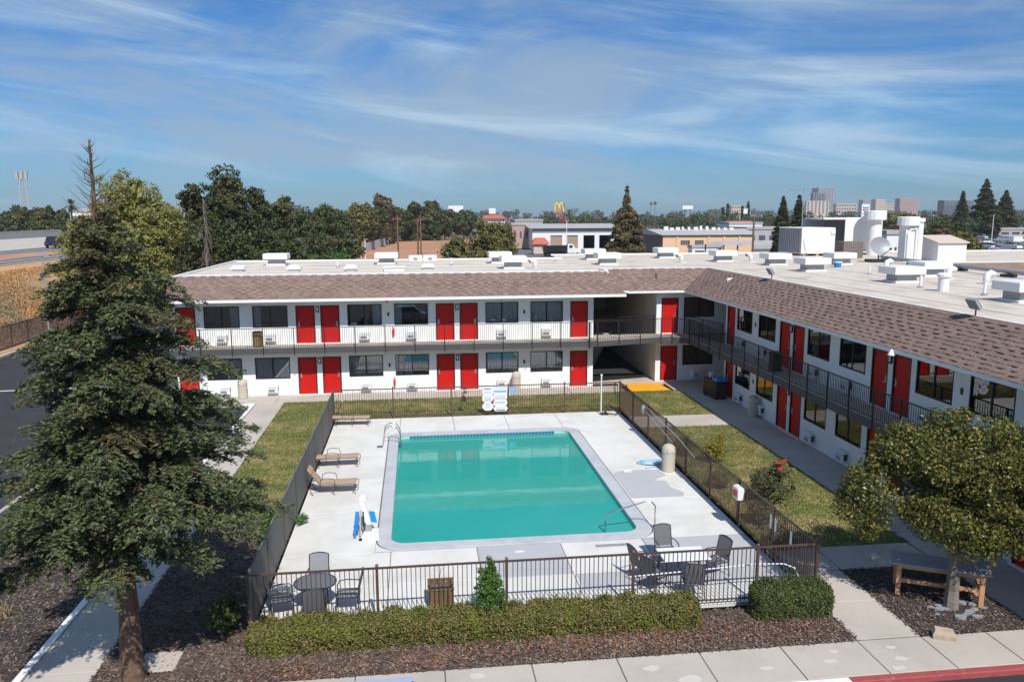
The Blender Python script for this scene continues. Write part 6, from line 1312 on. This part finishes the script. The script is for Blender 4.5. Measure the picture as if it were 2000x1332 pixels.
lb.build('bracing', 'far_grey', t, True)
for s in (-1, 0, 1): MB().box(x0 + s * 2 - .7, x0 + s * 2 + .5, 399.4, 400.4, zt - 2, zt + 1.6).build('antenna_panel', 'far_grey', t, True)

# ================================================================== VEHICLES
def car(name, label, loc, rz, col, group=None, kind='car', cat='car'):
    t = thing(name, label, cat, loc, rz, group)                   # length along local x
    if kind == 'car':
        Lc, Wc = 4.4, .88
        prof = [(-2.2, .35, .62), (-2.15, .3, .82), (-1.3, .28, .95), (0, .28, .98), (1.2, .28, .92), (2.1, .3, .74), (2.2, .35, .6)]
        cab = [(-1.75, .95, .74), (-1.15, 1.42, .62), (.3, 1.45, .62), (1.1, .93, .74)]
    elif kind == 'suv':
        prof = [(-2.3, .4, .8), (-2.25, .34, 1.0), (-1.3, .32, 1.08), (0, .32, 1.1), (1.2, .32, 1.05), (2.2, .34, .9), (2.3, .4, .7)]; Wc = .94
        cab = [(-2.2, 1.05, .82), (-1.9, 1.68, .7), (.4, 1.72, .7), (1.15, 1.04, .8)]
    else:
        prof = [(-2.8, .45, 1.1), (-2.75, .4, 1.2), (0, .38, 1.2), (2.1, .38, 1.15), (2.75, .4, .95), (2.8, .45, .8)]; Wc = 1.0
        cab = [(-2.75, 1.18, .97), (-2.7, 2.25, .86), (1.2, 2.3, .86), (2.2, 1.15, .9)]
    def ring(x, z0, z1, w): return [(x, -w * .92, z0), (x, -w, z0 + .15), (x, -w, z1 - .1), (x, -w * .9, z1), (x, w * .9, z1), (x, w, z1 - .1), (x, w, z0 + .15), (x, w * .92, z0)]
    MB().loft([ring(x, a, b, Wc * (.93 if i in (0, len(prof) - 1) else 1)) for i, (x, a, b) in enumerate(prof)]).build('body', col, t)
    zb = min(c[1] for c in cab) - .08
    MB().loft([[(x, -w, zb), (x, -w, z), (x, w, z), (x, w, zb)] for x, z, w in cab]).build('cabin', 'car_glass' if kind != 'van' else col, t)
    if kind != 'van': MB().box(cab[1][0] - .05, cab[2][0] + .05, -cab[1][2] + .02, cab[1][2] - .02, cab[1][1] - .02, cab[2][1] + .03).build('roof_panel', col, t)
    else: MB().obox(((cab[2][0] + cab[3][0]) / 2 + .06, 0, 1.75), Vector((.4, 0, -.45)), Vector((0, .75, 0)), Vector((.03, 0, .03))).build('windscreen', 'car_glass', t)
    for x in (prof[0][0] + .85, prof[-1][0] - .85):
        for s in (-1, 1):
            w = MB().tube([(x, s * (Wc - .2), .33), (x, s * (Wc + .01), .33)], .33, 14).build('wheel', 'rubber', t); MB().tube([(x, s * (Wc + .005), .33), (x, s * (Wc + .025), .33)], .19, 10).build('rim', 'silver', w)
    for s in (-1, 1):
        MB().box(prof[0][0] - .02, prof[0][0] + .03, s * Wc * .7 - .15, s * Wc * .7 + .15, prof[0][2] - .16, prof[0][2] + .02).build('tail_light', 'car_red', t); MB().box(prof[-1][0] - .04, prof[-1][0] + .02, s * Wc * .7 - .15, s * Wc * .7 + .15, prof[-1][2] - .12, prof[-1][2]).build('headlight', 'white_plastic', t)
    return t
c = on_z(112, 484, 5.02); car('sport_utility', 'dark navy sport utility car driving on the freeway', (c.x, c.y, 5.02), R(92), 'car_navy', None, 'suv')
c = on_z(128, 447, 5.12); car('delivery_van', 'pale van far along the freeway beside the palm', (-93, 270, 5.12), R(90), 'car_silver', None, 'van', 'van')
# dump truck behind the roof
c = on_z(1094, 500); t = thing('dump_truck', 'dump truck with black box and white cab behind the roof', 'truck', (c.x, c.y, -.2), R(0))
MB().loft([[(-4, -1.2, 1.2), (1.2, -1.2, 1.2), (1.2, 1.2, 1.2), (-4, 1.2, 1.2)], [(-4.3, -1.25, 2.7), (1.4, -1.25, 2.7), (1.4, 1.25, 2.7), (-4.3, 1.25, 2.7)]]).build('dump_box', 'car_black', t); MB().box(-4, 4.6, -.5, .5, .7, 1.15).build('chassis', 'char', t)
MB().loft([[(1.6, -1.1, .9), (3.4, -1.1, .9), (3.4, 1.1, .9), (1.6, 1.1, .9)], [(1.6, -1.1, 2.2), (3.4, -1.1, 2.1), (3.4, 1.1, 2.1), (1.6, 1.1, 2.2)], [(1.7, -1.0, 3.0), (2.9, -1.0, 3.0), (2.9, 1.0, 3.0), (1.7, 1.0, 3.0)]]).build('cab', 'car_white', t); MB().bevbox(3.4, 4.9, -.85, .85, .8, 1.9, .15).build('bonnet', 'car_white', t); MB().box(2.0, 2.8, -1.13, -1.09, 2.1, 2.75).build('side_window', 'car_glass', t)
for x in (-3.2, -2.1, 4.0):
    for s in (-1, 1): MB().tube([(x, s * .8, .5), (x, s * 1.15, .5)], .5, 14).build('wheel', 'rubber', t)
GV = 'vehicles parked in the lot on the right'; cols = ['car_white', 'car_silver', 'car_white', 'car_black', 'car_white']
TXT = {'car_white': 'white', 'car_silver': 'silver', 'car_black': 'black'}
for i, (px, py, kd, colr) in enumerate(((1925, 476, 'car', 'car_white'), (1942, 472, 'car', 'car_silver'), (1960, 474, 'van', 'car_white'), (1985, 475, 'van', 'car_white'), (1930, 486, 'suv', 'car_white'), (1950, 490, 'car', 'car_white'), (1972, 486, 'car', 'car_black'), (1993, 487, 'car', 'car_silver'), (1946, 464, 'car', 'car_silver'), (1965, 463, 'suv', 'car_black'), (1918, 466, 'car', 'car_white'), (1984, 462, 'car', 'car_white'), (1992, 499, 'suv', 'car_silver'), (1970, 497, 'van', 'car_white'))):
    c = on_z(px, py, -.15); car('parked_van' if kd == 'van' else 'parked_car', '%s %s parked in the crowded lot beyond the lean-to hut' % (TXT[colr], {'car': 'car', 'suv': 'sport utility car', 'van': 'van'}[kd]), (c.x, c.y, -.18), R(100 + random.uniform(-12, 12)) if i % 3 else R(15), colr, GV, kd, 'van' if kd == 'van' else 'car')
for i, (px, py, colr) in enumerate(((1008, 478, 'car_white'), (1018, 482, 'car_silver'), (1428, 490, 'car_silver'))):
    c = on_z(px, py, -.15); car('parked_car', ['white car parked left of the red kiosk', 'silver car parked left of the red kiosk', 'silver car parked under the carport'][i], (c.x, c.y, -.18), R(20), colr, None)
# car at the kerb, only its roof reaches into view
car('parked_car', 'pale blue car parked at the kerb in front of the mulch bed', (-1.45, 13.15, -.13), R(180), 'car_blue', None)

# ================================================================== AIR
hz = MB().box(-3100, 3100, -400, 4600, -1.5, 90); ho = hz.build('haze', None); ho['kind'] = 'stuff'; ho['label'] = 'thin pale air that fades the far skyline'
hm = bpy.data.materials.new('haze_air'); hm.use_nodes = True; ht = hm.node_tree; ht.nodes.clear()
ov = ht.nodes.new('ShaderNodeOutputMaterial'); pv = ht.nodes.new('ShaderNodeVolumePrincipled'); pv.inputs['Color'].default_value = (.86, .92, 1, 1); pv.inputs['Density'].default_value = 0.00012; pv.inputs['Anisotropy'].default_value = 0.0
ht.links.new(pv.outputs[0], ov.inputs['Volume']); ho.data.materials.append(hm)
